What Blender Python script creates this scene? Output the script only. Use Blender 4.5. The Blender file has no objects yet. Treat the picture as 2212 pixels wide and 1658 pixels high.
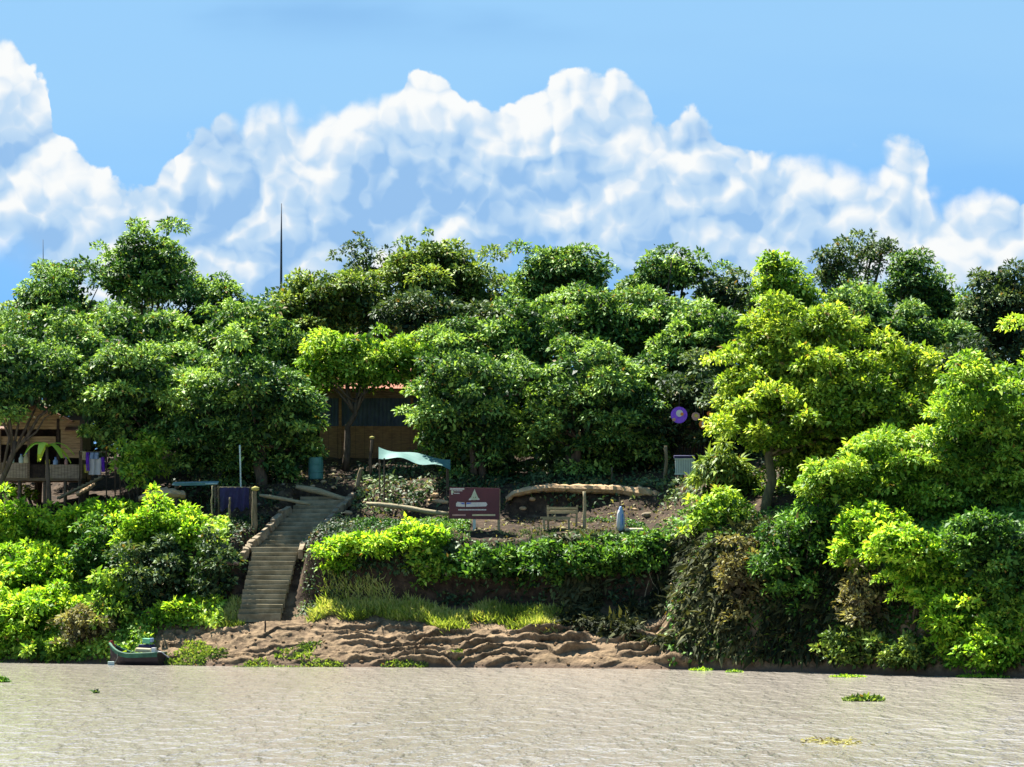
import bpy, math, random
import numpy as np
from mathutils import Vector, Matrix

# ------------------------------------------------------------------ camera, sky, sun, exposure
scene = bpy.context.scene
COL = scene.collection
CAMZ, CAMD, FU, HV, CU = 4.5, 150.0, 8295.0, 1194.6, 1106.0   # eye height, distance to shore, focal length and horizon in photo units
cam_d = bpy.data.cameras.new('camera')
cam = bpy.data.objects.new('camera', cam_d); COL.objects.link(cam)
cam.location = (0, -CAMD, CAMZ); cam.rotation_euler = (math.radians(90), 0, 0)
cam_d.sensor_width = 36; cam_d.lens = 135.0
cam_d.shift_y = (HV - 829.0) / 2212.0
cam_d.clip_start = 1; cam_d.clip_end = 5000
scene.camera = cam

TO_SUN = Vector((-0.36, 0.39, 0.85)).normalized()
SUN_EL = math.asin(TO_SUN.z); SUN_AZ = math.atan2(TO_SUN.x, TO_SUN.y)
SKY_STRENGTH = 0.1; EXPO = 1.85
sun_d = bpy.data.lights.new('sun', 'SUN'); sun = bpy.data.objects.new('sun', sun_d); COL.objects.link(sun)
sun_d.energy = 5.0; sun_d.angle = math.radians(0.5); sun_d.color = (1.0, 0.95, 0.86)
sun.rotation_euler = TO_SUN.to_track_quat('Z', 'Y').to_euler()
sun.location = (0, 0, 60)
scene.view_settings.view_transform = 'Standard'
scene.view_settings.look = 'None'
scene.view_settings.gamma = 1.0
scene.view_settings.exposure = EXPO
scene.view_settings.use_curve_mapping = False
scene.cycles.max_bounces = 4; scene.cycles.diffuse_bounces = 2; scene.cycles.glossy_bounces = 2
scene.cycles.transmission_bounces = 4; scene.cycles.transparent_max_bounces = 4


class NT:
    """Small helper to write node maths."""
    def __init__(s, tree): s.t = tree; s.n = tree.nodes; s.l = tree.links
    def put(s, sock, v):
        if v is None: return
        if hasattr(v, 'is_output'): s.l.new(v, sock)
        elif isinstance(v, (tuple, list)) and len(v) == 3 and sock.type == 'RGBA': sock.default_value = (*v, 1)
        else: sock.default_value = v
    def m(s, op, a, b=None, c=None, clamp=False):
        n = s.n.new('ShaderNodeMath'); n.operation = op; n.use_clamp = clamp
        for i, v in enumerate((a, b, c)): s.put(n.inputs[i], v)
        return n.outputs[0]
    def add(s, a, b): return s.m('ADD', a, b)
    def sub(s, a, b): return s.m('SUBTRACT', a, b)
    def mul(s, a, b): return s.m('MULTIPLY', a, b)
    def ss(s, lo, hi, x):
        n = s.n.new('ShaderNodeMapRange'); n.interpolation_type = 'SMOOTHSTEP'
        s.put(n.inputs[0], x); s.put(n.inputs[1], lo); s.put(n.inputs[2], hi)
        n.inputs[3].default_value = 0; n.inputs[4].default_value = 1
        return n.outputs[0]
    def xyz(s, x, y, z=0.0):
        n = s.n.new('ShaderNodeCombineXYZ')
        for i, v in enumerate((x, y, z)): s.put(n.inputs[i], v)
        return n.outputs[0]
    def noise(s, vec, scale, detail=4, rough=0.5, dist=0.0, dim='3D', out=0):
        n = s.n.new('ShaderNodeTexNoise'); n.noise_dimensions = dim
        s.put(n.inputs['Vector'], vec)
        n.inputs['Scale'].default_value = scale; n.inputs['Detail'].default_value = detail
        n.inputs['Roughness'].default_value = rough; n.inputs['Distortion'].default_value = dist
        return n.outputs[out]
    def voro(s, vec, scale, smooth=0.3, dim='2D'):
        n = s.n.new('ShaderNodeTexVoronoi'); n.voronoi_dimensions = dim; n.feature = 'F1'
        s.put(n.inputs['Vector'], vec); n.inputs['Scale'].default_value = scale
        return n.outputs['Distance']
    def mix(s, f, a, b, blend='MIX'):
        n = s.n.new('ShaderNodeMix'); n.data_type = 'RGBA'; n.blend_type = blend
        s.put(n.inputs[0], f); s.put(n.inputs[6], a); s.put(n.inputs[7], b)
        return n.outputs[2]


world = bpy.data.worlds.new('World'); scene.world = world; world.use_nodes = True
w = NT(world.node_tree); w.n.clear()
geo = w.n.new('ShaderNodeTexCoord').outputs['Generated']
sep = w.n.new('ShaderNodeSeparateXYZ'); w.l.new(geo, sep.inputs[0])
dx, dy, dz = sep.outputs
sky = w.n.new('ShaderNodeTexSky'); sky.sky_type = 'NISHITA'; sky.sun_disc = False
sky.sun_elevation = SUN_EL; sky.sun_rotation = SUN_AZ
sky.altitude = 0; sky.air_density = 1.0; sky.dust_density = 0.0; sky.ozone_density = 4.0
# the humid white band at the horizon is left out: look up the sky a little higher, the same all round
nrm = w.n.new('ShaderNodeVectorMath'); nrm.operation = 'NORMALIZE'
w.l.new(w.xyz(dx, dy, w.add(w.m('ABSOLUTE', dz), 0.45)), nrm.inputs[0])
w.l.new(nrm.outputs[0], sky.inputs[0])
hs = w.n.new('ShaderNodeHueSaturation'); hs.inputs['Saturation'].default_value = 1.15; hs.inputs['Value'].default_value = 0.56
hs.inputs['Hue'].default_value = 0.49
w.l.new(sky.outputs[0], hs.inputs['Color'])
base_sky = hs.outputs[0]
az = w.m('ARCTAN2', dx, dy)
el = w.m('ARCTANGENT', w.m('DIVIDE', dz, w.m('SQRT', w.add(w.mul(dx, dx), w.mul(dy, dy)))))
U = w.add(w.mul(az, 8.295), 1.106)            # sky coordinates: azimuth and elevation, 1 unit = 6.9 degrees
V = w.mul(el, 8.295)
P0 = w.xyz(U, V, 0.0)
warp = w.noise(P0, 7.0, 3, 0.55, dim='2D', out=1)
wsep = w.n.new('ShaderNodeSeparateColor'); w.l.new(warp, wsep.inputs[0])
Uw = w.add(U, w.mul(w.sub(wsep.outputs[0], 0.5), 0.085))
Vw = w.add(V, w.mul(w.sub(wsep.outputs[1], 0.5), 0.085))
# height of the cumulus tops round the horizon
fc = w.n.new('ShaderNodeFloatCurve')
tops = [(0, 50), (60, 100), (108, 175), (135, 270), (210, 350), (300, 395), (335, 385), (380, 320), (500, 250), (620, 208), (665, 235),
        (715, 205), (855, 190), (885, 128), (945, 140), (1005, 195), (1050, 210), (1120, 163), (1250, 158), (1390, 182), (1412, 218),
        (1500, 242), (1580, 300), (1750, 303), (1895, 335), (1930, 300), (2000, 330), (2012, 392), (2100, 410), (2212, 425)]
cv = fc.mapping.curves[0]
cv.points[0].location = (0, (HV - tops[0][1]) / 1200); cv.points[1].location = (1, (HV - tops[-1][1]) / 1200)
for u_, v_ in tops[1:-1]: cv.points.new(u_ / 2212, (HV - v_) / 1200)
for p_ in cv.points: p_.handle_type = 'AUTO_CLAMPED'
fc.mapping.update()
w.l.new(w.m('DIVIDE', w.m('PINGPONG', w.add(U, w.mul(w.sub(wsep.outputs[2], 0.5), 0.05)), 2.212), 2.212), fc.inputs[1])
TOP = w.mul(fc.outputs[0], 1.2)


def billow(u, v):
    p = w.xyz(u, v, 0.0)
    sq = lambda d: w.sub(0.40, w.mul(d, d))
    s = w.add(w.mul(sq(w.voro(p, 5.5)), 1.0), w.mul(sq(w.voro(w.xyz(w.add(u, 3.3), v, 0.0), 12.0)), 0.50))
    return w.add(s, w.mul(sq(w.voro(p, 27.0)), 0.25))


B0 = billow(Uw, Vw)
B1 = billow(w.add(Uw, -0.018), w.add(Vw, 0.030))
fine = w.sub(w.noise(P0, 14.0, 6, 0.6, dim='2D'), 0.5)
dep = w.add(w.sub(TOP, V), w.add(w.mul(w.sub(B0, 0.45), 0.085), w.mul(fine, 0.05)))      # depth below the ragged top
soft = w.noise(P0, 2.1, 3, 0.55, dim='2D')
edge = w.add(0.014, w.mul(w.ss(0.48, 0.66, soft), 0.06))
cover = w.ss(0.0, edge, dep)
big = w.noise(w.xyz(U, w.mul(V, 1.4), 3.7), 3.2, 4, 0.5, dim='3D')
fade = w.sub(1.0, w.ss(0.34, 0.60, w.add(dep, w.mul(w.sub(big, 0.5), 0.55))))   # ragged bases open to blue
cover = w.mul(cover, w.add(0.12, w.mul(fade, 0.88)))
relief = w.mul(w.sub(B0, B1), 2.3)
shade = w.add(w.mul(w.ss(0.40, 0.66, big), 0.34), w.mul(w.ss(0.04, 0.42, dep), 0.46))
lit = w.add(w.sub(0.76, shade), w.mul(relief, w.add(0.55, w.mul(shade, 0.30))))
lit = w.m('ADD', lit, w.mul(fine, 0.22), clamp=True)
k = 1.0 / SKY_STRENGTH / 2 ** EXPO
cloud_col = w.mix(w.ss(0.0, 0.45, lit), (0.31 * k, 0.54 * k, 0.86 * k), (0.52 * k, 0.71 * k, 0.92 * k))
cloud_col = w.mix(w.ss(0.38, 1.0, lit), cloud_col, (0.96 * k, 0.98 * k, 0.98 * k))
# thin high veil that grows upward
veil = w.mul(w.ss(0.35, 1.1, w.add(V, w.mul(w.sub(w.noise(w.xyz(w.mul(U, 0.5), w.mul(V, 2.0), 9.0), 1.6, 4, 0.5), 0.5), 0.7))), 0.85)
veil = w.mul(veil, w.sub(1.0, w.mul(w.ss(1.3, 4.0, V), 0.7)))
skyc = w.mix(veil, base_sky, (0.36 * k, 0.66 * k, 0.97 * k))
# a faint grey patch of stratus high up
st = w.mul(w.ss(0.45, 0.62, w.noise(w.xyz(w.mul(U, 0.9), w.mul(V, 3.0), 4.4), 1.1, 4, 0.5)), w.ss(1.05, 1.2, V))
skyc = w.mix(w.mul(st, 0.55), skyc, (0.20 * k, 0.44 * k, 0.80 * k))
allsky = w.mix(w.mul(cover, w.sub(1.0, w.ss(1.6, 2.2, V))), skyc, cloud_col)
world.cycles.sampling_method = 'MANUAL'; world.cycles.sample_map_resolution = 256
bg = w.n.new('ShaderNodeBackground'); w.l.new(allsky, bg.inputs['Color']); bg.inputs['Strength'].default_value = SKY_STRENGTH
wo = w.n.new('ShaderNodeOutputWorld'); w.l.new(bg.outputs[0], wo.inputs['Surface'])

# ------------------------------------------------------------------ materials
MATS = {}
ALB = 0.68       # scales base colours down to balance the exposure


def mat(name, c, rough=0.8, c2=None, scale=4.0, bump=0.0, spec=0.3, stretch=(1, 1, 1), metal=0.0, bscale=None):
    if name in MATS: return MATS[name]
    c = tuple(x * ALB for x in c); c2 = tuple(x * ALB for x in c2) if c2 else None
    m = bpy.data.materials.new(name); m.use_nodes = True; t = NT(m.node_tree); MATS[name] = m
    b = t.n['Principled BSDF']; b.inputs['Roughness'].default_value = rough
    b.inputs['Specular IOR Level'].default_value = spec; b.inputs['Metallic'].default_value = metal
    co = t.n.new('ShaderNodeTexCoord').outputs['Object']
    mp = t.n.new('ShaderNodeMapping'); t.l.new(co, mp.inputs[0]); mp.inputs['Scale'].default_value = stretch
    n1 = t.noise(mp.outputs[0], scale, 5, 0.62)
    if c2 is None: c2 = tuple(x * 0.55 for x in c)
    col = t.mix(t.ss(0.32, 0.68, n1), c2, c)
    t.l.new(col, b.inputs['Base Color'])
    if bump:
        bp = t.n.new('ShaderNodeBump'); bp.inputs['Strength'].default_value = bump; bp.inputs['Distance'].default_value = 0.05
        t.l.new(t.noise(mp.outputs[0], bscale or scale * 3, 4, 0.6), bp.inputs['Height']); t.l.new(bp.outputs[0], b.inputs['Normal'])
    return m


def leaf_mat(name, dark, mid, light, trans=0.3, rough=0.55, spec=0.18):
    if name in MATS: return MATS[name]
    m = bpy.data.materials.new(name); m.use_nodes = True; t = NT(m.node_tree); MATS[name] = m
    b = t.n['Principled BSDF']; out = t.n['Material Output']
    b.inputs['Roughness'].default_value = rough; b.inputs['Specular IOR Level'].default_value = spec
    a = t.n.new('ShaderNodeAttribute'); a.attribute_name = 'rnd'
    a2 = t.n.new('ShaderNodeAttribute'); a2.attribute_name = 'tint'
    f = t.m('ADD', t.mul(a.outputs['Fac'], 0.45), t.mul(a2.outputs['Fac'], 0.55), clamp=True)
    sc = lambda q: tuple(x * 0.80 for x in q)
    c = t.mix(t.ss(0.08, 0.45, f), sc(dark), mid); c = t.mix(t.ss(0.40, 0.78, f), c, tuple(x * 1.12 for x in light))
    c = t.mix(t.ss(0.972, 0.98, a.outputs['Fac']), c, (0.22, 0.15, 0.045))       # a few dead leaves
    t.l.new(c, b.inputs['Base Color'])
    tr = t.n.new('ShaderNodeBsdfTranslucent')
    t.l.new(t.mix(1.0, c, (1.5, 1.45, 0.55), 'MULTIPLY'), tr.inputs['Color'])
    mx = t.n.new('ShaderNodeMixShader'); mx.inputs[0].default_value = trans
    t.l.new(b.outputs[0], mx.inputs[1]); t.l.new(tr.outputs[0], mx.inputs[2]); t.l.new(mx.outputs[0], out.inputs['Surface'])
    return m


LM = {
    'mango': leaf_mat('leaf_deep_green', (0.013, 0.043, 0.016), (0.058, 0.148, 0.036), (0.33, 0.50, 0.11), 0.22),
    'fresh': leaf_mat('leaf_fresh_green', (0.04, 0.12, 0.014), (0.16, 0.32, 0.035), (0.42, 0.56, 0.08), 0.32),
    'olive': leaf_mat('leaf_olive', (0.025, 0.055, 0.014), (0.085, 0.16, 0.034), (0.31, 0.41, 0.08), 0.25),
    'yellow': leaf_mat('leaf_yellow_green', (0.04, 0.09, 0.012), (0.17, 0.30, 0.03), (0.50, 0.60, 0.09), 0.35),
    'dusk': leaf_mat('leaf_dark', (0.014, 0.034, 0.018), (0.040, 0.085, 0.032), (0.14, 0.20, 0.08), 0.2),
    'bright': leaf_mat('leaf_bright_bank', (0.04, 0.13, 0.012), (0.19, 0.40, 0.028), (0.48, 0.63, 0.07), 0.4),
    'bank': leaf_mat('leaf_bank_green', (0.014, 0.050, 0.012), (0.045, 0.13, 0.022), (0.17, 0.33, 0.05), 0.28),
    'dry': leaf_mat('leaf_dry', (0.055, 0.046, 0.024), (0.15, 0.135, 0.06), (0.31, 0.30, 0.13), 0.25, 0.7, 0.2),
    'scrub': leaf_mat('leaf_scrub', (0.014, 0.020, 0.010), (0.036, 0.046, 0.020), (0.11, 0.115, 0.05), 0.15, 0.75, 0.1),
    'grass': leaf_mat('grass_blade', (0.09, 0.14, 0.025), (0.24, 0.33, 0.055), (0.43, 0.44, 0.17), 0.4, 0.6, 0.2),
}
M_BARK = mat('bark', (0.17, 0.13, 0.09), 0.9, (0.07, 0.055, 0.04), 3, 0.6, 0.15, (3, 3, 0.6))
M_BARKP = mat('bark_pale', (0.30, 0.25, 0.15), 0.9, (0.15, 0.13, 0.07), 3, 0.5, 0.15, (3, 3, 0.6))
M_BARKY = mat('bark_olive', (0.20, 0.17, 0.09), 0.9, (0.12, 0.10, 0.055), 3, 0.5, 0.15, (3, 3, 0.6))
M_WOOD = mat('weathered_wood', (0.30, 0.22, 0.14), 0.85, (0.15, 0.10, 0.065), 3, 0.3, 0.2, (1, 4, 8))
M_WOODL = mat('pale_wood', (0.46, 0.40, 0.24), 0.8, (0.30, 0.25, 0.14), 4, 0.3, 0.2, (1, 6, 6))
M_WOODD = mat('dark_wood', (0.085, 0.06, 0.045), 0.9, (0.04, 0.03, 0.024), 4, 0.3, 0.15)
M_WALLB = mat('brown_boards', (0.56, 0.38, 0.20), 0.85, (0.38, 0.25, 0.13), 2.5, 0.2, 0.2, (1, 1, 6))
M_GREYB = mat('grey_brown_boards', (0.52, 0.41, 0.29), 0.85, (0.34, 0.26, 0.18), 2.5, 0.2, 0.2, (1, 1, 6))
M_ROOF = mat('rusty_roof', (0.30, 0.15, 0.085), 0.7, (0.15, 0.08, 0.055), 3, 0.2, 0.3)
M_TERRA = mat('terracotta', (0.60, 0.24, 0.16), 0.8, (0.40, 0.16, 0.10), 5, 0.2, 0.2)
M_BLUEW = mat('blue_grey_sheet', (0.075, 0.11, 0.165), 0.6, (0.05, 0.075, 0.115), 2, 0.1, 0.3)
M_ORANGE = mat('orange_boards', (0.40, 0.23, 0.10), 0.8, (0.26, 0.14, 0.07), 3, 0.2, 0.2, (1, 1, 5))
M_CONC = mat('stair_concrete', (0.40, 0.34, 0.21), 0.9, (0.21, 0.175, 0.10), 1.6, 0.4, 0.2)
M_STONE = mat('edging_stone', (0.42, 0.34, 0.22), 0.9, (0.25, 0.20, 0.13), 3, 0.6, 0.2)
M_PINKR = mat('pinkish_rock', (0.50, 0.36, 0.30), 0.9, (0.34, 0.24, 0.19), 4, 0.4, 0.1)
M_MUDC = mat('mud_clod', (0.40, 0.26, 0.145), 0.95, (0.28, 0.18, 0.10), 3, 0.5, 0.1)
M_CLAY_SUN = mat('clay_and_sun_patch', (0.66, 0.46, 0.26), 0.95, (0.46, 0.31, 0.17), 2.5, 0.6, 0.1)  # clay of stones; on the ledges its paleness paints patches of sun
M_MAROON = mat('maroon_paint', (0.115, 0.026, 0.036), 0.55, (0.085, 0.020, 0.028), 1.5, 0.0, 0.35)
M_PRINT = mat('white_print', (0.72, 0.70, 0.68), 0.6, (0.60, 0.57, 0.56), 6)
M_PRINTB = mat('blue_print', (0.10, 0.17, 0.62), 0.6, (0.08, 0.13, 0.5), 6)
M_PRINTG = mat('stupa_print', (0.60, 0.66, 0.50), 0.6, (0.45, 0.52, 0.38), 5)
M_TURQ = mat('turquoise_sheet', (0.15, 0.32, 0.28), 0.7, (0.09, 0.22, 0.20), 2, 0.1, 0.4)
M_TURQW = mat('turquoise_white_sheet', (0.62, 0.80, 0.76), 0.5, (0.38, 0.62, 0.60), 3, 0.1, 0.4)
M_NAVY = mat('navy_cloth', (0.030, 0.030, 0.115), 0.8, (0.018, 0.018, 0.07), 3, 0.2)
M_WHITE = mat('white_plastic', (0.80, 0.80, 0.78), 0.4, (0.68, 0.69, 0.70), 4)
M_MINT = mat('pale_mint_paint', (0.66, 0.80, 0.74), 0.6, (0.52, 0.66, 0.60), 5)
M_BLUE = mat('blue_plastic', (0.12, 0.28, 0.70), 0.45, (0.09, 0.2, 0.55), 5)
M_SKYB = mat('sky_blue_cloth', (0.38, 0.55, 0.80), 0.7, (0.28, 0.42, 0.68), 5)
M_PURPLE = mat('violet_cloth_and_glint', (0.30, 0.05, 0.95), 0.25, (0.18, 0.03, 0.7), 6, 0, 0.6)  # violet laundry, also the violet of the painted glints
M_YEL = mat('yellow_plastic', (0.80, 0.70, 0.12), 0.4, (0.6, 0.5, 0.08), 6)
M_ORNG = mat('orange_glint', (0.85, 0.30, 0.05), 0.35, (0.7, 0.2, 0.04), 6)  # orange of the painted glints in the foliage
M_PINK = mat('pink_board', (0.62, 0.38, 0.34), 0.7, (0.5, 0.28, 0.25), 5)
M_RED = mat('red_paint', (0.45, 0.05, 0.045), 0.6, (0.3, 0.035, 0.03), 5)
M_GREENP = mat('green_gunwale', (0.06, 0.20, 0.11), 0.7, (0.03, 0.10, 0.06), 4)
M_HULL = mat('dark_hull', (0.055, 0.035, 0.038), 0.6, (0.03, 0.02, 0.022), 4, 0.2)
M_CREAM = mat('cream_paint', (0.72, 0.66, 0.40), 0.6, (0.58, 0.50, 0.28), 4)
M_GRNBOX = mat('green_box', (0.22, 0.66, 0.36), 0.45, (0.15, 0.5, 0.27), 4)
M_TEAL = mat('teal_drum', (0.10, 0.32, 0.29), 0.5, (0.07, 0.24, 0.22), 4)
M_METAL = mat('grey_metal', (0.30, 0.33, 0.36), 0.5, (0.2, 0.22, 0.25), 6, 0, 0.5)
M_POLE = mat('dark_pole', (0.07, 0.08, 0.10), 0.7, (0.05, 0.055, 0.07), 6)
M_YCAP = mat('yellow_lichen', (0.62, 0.56, 0.16), 0.9, (0.4, 0.36, 0.10), 8)
M_ROPE = mat('pale_rope', (0.55, 0.52, 0.38), 0.9)

# ------------------------------------------------------------------ mesh helpers
rng = np.random.default_rng(7)


def empty(name, loc, label, cat, group=None):
    o = bpy.data.objects.new(name, None); COL.objects.link(o); o.location = loc; o.empty_display_size = 0.2
    o['label'] = label; o['category'] = cat
    if group: o['group'] = group
    return o


def tag(o, label=None, cat=None, group=None, kind=None):
    if label: o['label'] = label
    if cat: o['category'] = cat
    if group: o['group'] = group
    if kind: o['kind'] = kind
    return o


def origin_of(o):
    p = Vector((0, 0, 0))
    while o is not None: p += o.location; o = o.parent
    return p


class MB:
    def __init__(s): s.v = []; s.f = []; s.smooth = False
    def quadmesh(s, vs, fs):
        o = len(s.v); s.v += [tuple(x) for x in vs]; s.f += [tuple(i + o for i in f) for f in fs]; return s
    def box(s, c, size, rot=(0, 0, 0), taper=1.0, jit=0.0):
        M = Matrix.Rotation(rot[2], 3, 'Z') @ Matrix.Rotation(rot[1], 3, 'Y') @ Matrix.Rotation(rot[0], 3, 'X')
        vs = []
        for sz in (-1, 1):
            k_ = taper if sz > 0 else 1.0
            for sx, sy in ((-1, -1), (1, -1), (1, 1), (-1, 1)):
                p = Vector((sx * size[0] / 2 * k_, sy * size[1] / 2 * k_, sz * size[2] / 2))
                if jit: p += Vector(rng.uniform(-jit, jit, 3))
                vs.append(Vector(c) + M @ p)
        return s.quadmesh(vs, [(3, 2, 1, 0), (4, 5, 6, 7), (0, 1, 5, 4), (1, 2, 6, 5), (2, 3, 7, 6), (3, 0, 4, 7)])
    def tube(s, pts, rad, seg=7, cap=True):
        pts = [Vector(p) for p in pts]; rad = rad if hasattr(rad, '__len__') else [rad] * len(pts); vs = []
        for i, p in enumerate(pts):
            d = (pts[min(i + 1, len(pts) - 1)] - pts[max(i - 1, 0)]).normalized()
            a = d.orthogonal() if abs(d.z) < 0.9 else d.cross(Vector((0, 1, 0))); a.normalize(); b = d.cross(a).normalized()
            if abs(d.z) < 0.9:
                b = Vector((0, 0, 1)) - d * d.z; b.normalize(); a = b.cross(d)
            for k_ in range(seg):
                t = 2 * math.pi * k_ / seg
                vs.append(p + (a * math.cos(t) + b * math.sin(t)) * rad[i])
        n = len(pts); fs = [(i * seg + k_, i * seg + (k_ + 1) % seg, (i + 1) * seg + (k_ + 1) % seg, (i + 1) * seg + k_) for i in range(n - 1) for k_ in range(seg)]
        if cap: fs += [tuple(range(seg))[::-1], tuple((n - 1) * seg + k_ for k_ in range(seg))]
        return s.quadmesh(vs, fs)
    def rock(s, c, r, seed=0, sub=2):
        import bmesh
        bm = bmesh.new(); bmesh.ops.create_icosphere(bm, subdivisions=sub, radius=1)
        g = np.random.default_rng(seed); dirs = g.normal(size=(6, 3)); amp = g.uniform(-0.28, 0.28, 6)
        vs = []
        for v in bm.verts:
            k_ = 1 + sum(a * max(0, v.co.dot(Vector(d).normalized())) ** 2 for a, d in zip(amp, dirs)) + g.uniform(-0.05, 0.05)
            vs.append(Vector(c) + Vector((v.co.x * r[0] * k_, v.co.y * r[1] * k_, v.co.z * r[2] * k_)))
        fs = [tuple(v.index for v in f.verts) for f in bm.faces]; bm.free()
        return s.quadmesh(vs, fs)
    def lathe(s, c, prof, seg=12):
        vs = [(c[0] + r * math.cos(2 * math.pi * k_ / seg), c[1] + r * math.sin(2 * math.pi * k_ / seg), c[2] + z) for r, z in prof for k_ in range(seg)]
        n = len(prof)
        fs = [(i * seg + k_, i * seg + (k_ + 1) % seg, (i + 1) * seg + (k_ + 1) % seg, (i + 1) * seg + k_) for i in range(n - 1) for k_ in range(seg)]
        fs += [tuple(range(seg))[::-1], tuple((n - 1) * seg + k_ for k_ in range(seg))]
        return s.quadmesh(vs, fs)
    def build(s, name, m, parent=None, smooth=False, bevel=0.0):
        me = bpy.data.meshes.new(name); off = origin_of(parent) if parent else Vector((0, 0, 0))
        me.from_pydata([tuple(Vector(v) - off) for v in s.v], [], s.f); me.update()
        if smooth: me.polygons.foreach_set('use_smooth', [True] * len(me.polygons))
        me.materials.append(m)
        o = bpy.data.objects.new(name, me); COL.objects.link(o)
        if parent: o.parent = parent
        if bevel:
            bv = o.modifiers.new('bevel', 'BEVEL'); bv.width = bevel; bv.segments = 2; bv.limit_method = 'ANGLE'
        return o


def thing_mesh(name, mb, m, label, cat, group=None, smooth=False, bevel=0.0):
    """A thing that is one mesh: its origin sits at its base."""
    vs = np.array([tuple(v) for v in mb.v]); base = Vector((vs[:, 0].mean(), vs[:, 1].mean(), vs[:, 2].min()))
    mb.v = [Vector(v) - base for v in mb.v]
    o = mb.build(name, m, None, smooth, bevel); o.location = base
    return tag(o, label, cat, group)


def np_mesh(name, verts, faces, m, parent=None, attrs=None, smooth=False):
    me = bpy.data.meshes.new(name); nv, nf, k_ = len(verts), len(faces), faces.shape[1]
    off = np.array(origin_of(parent)) if parent else np.zeros(3)
    me.vertices.add(nv); me.vertices.foreach_set('co', (verts - off).astype(np.float32).ravel())
    me.loops.add(nf * k_); me.loops.foreach_set('vertex_index', faces.astype(np.int32).ravel())
    me.polygons.add(nf); me.polygons.foreach_set('loop_start', np.arange(0, nf * k_, k_, dtype=np.int32))
    for an, av in (attrs or {}).items():
        at = me.attributes.new(an, 'FLOAT', 'FACE'); at.data.foreach_set('value', av.astype(np.float32))
    if smooth: me.polygons.foreach_set('use_smooth', np.ones(nf, bool))
    me.materials.append(m); me.update(calc_edges=True)
    o = bpy.data.objects.new(name, me); COL.objects.link(o)
    if parent: o.parent = parent
    return o


# ------------------------------------------------------------------ terrain
def smooth01(a, b, x):
    t = np.clip((np.asarray(x, float) - a) / (b - a), 0, 1); return t * t * (3 - 2 * t)


_T = {}


def vnoise(x, y, seed=0):
    """cheap value noise in numpy"""
    if seed not in _T: _T[seed] = np.random.default_rng(1000 + seed).uniform(-1, 1, (64, 64))
    T = _T[seed]; x = np.asarray(x, float); y = np.asarray(y, float)
    xi = np.floor(x).astype(int); yi = np.floor(y).astype(int); fx = x - xi; fy = y - yi
    fx = fx * fx * (3 - 2 * fx); fy = fy * fy * (3 - 2 * fy); a = lambda i, j: T[i % 64, j % 64]
    return (a(xi, yi) * (1 - fx) + a(xi + 1, yi) * fx) * (1 - fy) + (a(xi, yi + 1) * (1 - fx) + a(xi + 1, yi + 1) * fx) * fy


SX = [-200, -60, -40, -21.1, -11.1, -5, 0, 4, 7, 11, 15.1, 18.4, 30, 60, 200]
SY = [30, 20, 14, 8.0, 2.0, 0.7, 0, -1.0, -2.3, -5.6, -9.5, -12.0, -17, -22, -30]


def shore(X):
    X = np.asarray(X, float)
    return (np.interp(X, SX, SY) + np.interp(X - 1.2, SX, SY) + np.interp(X + 1.2, SX, SY)) / 3


PC = ([-30, -2, 0, 0.35, 2.3, 4.1, 4.75, 5.3, 6.2, 9.0, 10.6, 11.2, 12, 20, 32, 60, 200, 700], [-4, -0.6, 0.0, 0.32, 1.5, 2.45, 4.35, 5.05, 5.35, 5.9, 6.75, 7.15, 7.35, 8.9, 9.6, 10, 10, 10])
PL = ([-30, -2, 0, 2, 5, 7, 10, 14, 20, 32, 60, 200, 700], [-4, -0.6, 0, 1.15, 3.7, 4.9, 6.0, 7.0, 8.3, 9.5, 10, 10, 10])
PR = ([-30, -2, 0, 0.3, 0.8, 1.75, 2.4, 4.2, 6, 8, 11, 16, 24, 60, 200, 700], [-4, -0.6, 0, 0.55, 1.9, 3.9, 5.0, 5.4, 5.8, 6.3, 7.1, 8.3, 9.4, 10, 10, 10])
# stairs: points on the two flights (X, Y, Z) bottom to top, with half width
ST_LOW = ((-10.2, 4.85, 1.85), (-9.72, 7.6, 4.55)); ST_UP = ((-9.68, 8.25, 4.62), (-7.75, 12.6, 6.85))


def mud_layers(X, s):
    r = s * 2.3 - X * 0.17 + 1.0 * vnoise(X * 0.45, s * 0.9, 4) + 0.4 * vnoise(X * 1.8, s * 2.2, 5)
    amp = (0.10 + 0.22 * smooth01(-8, -2, X)) * np.clip(0.75 + 0.9 * vnoise(X * 0.8 + 5, s * 2.0, 8), 0.05, 1.4)
    return r - np.floor(r), amp


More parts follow.
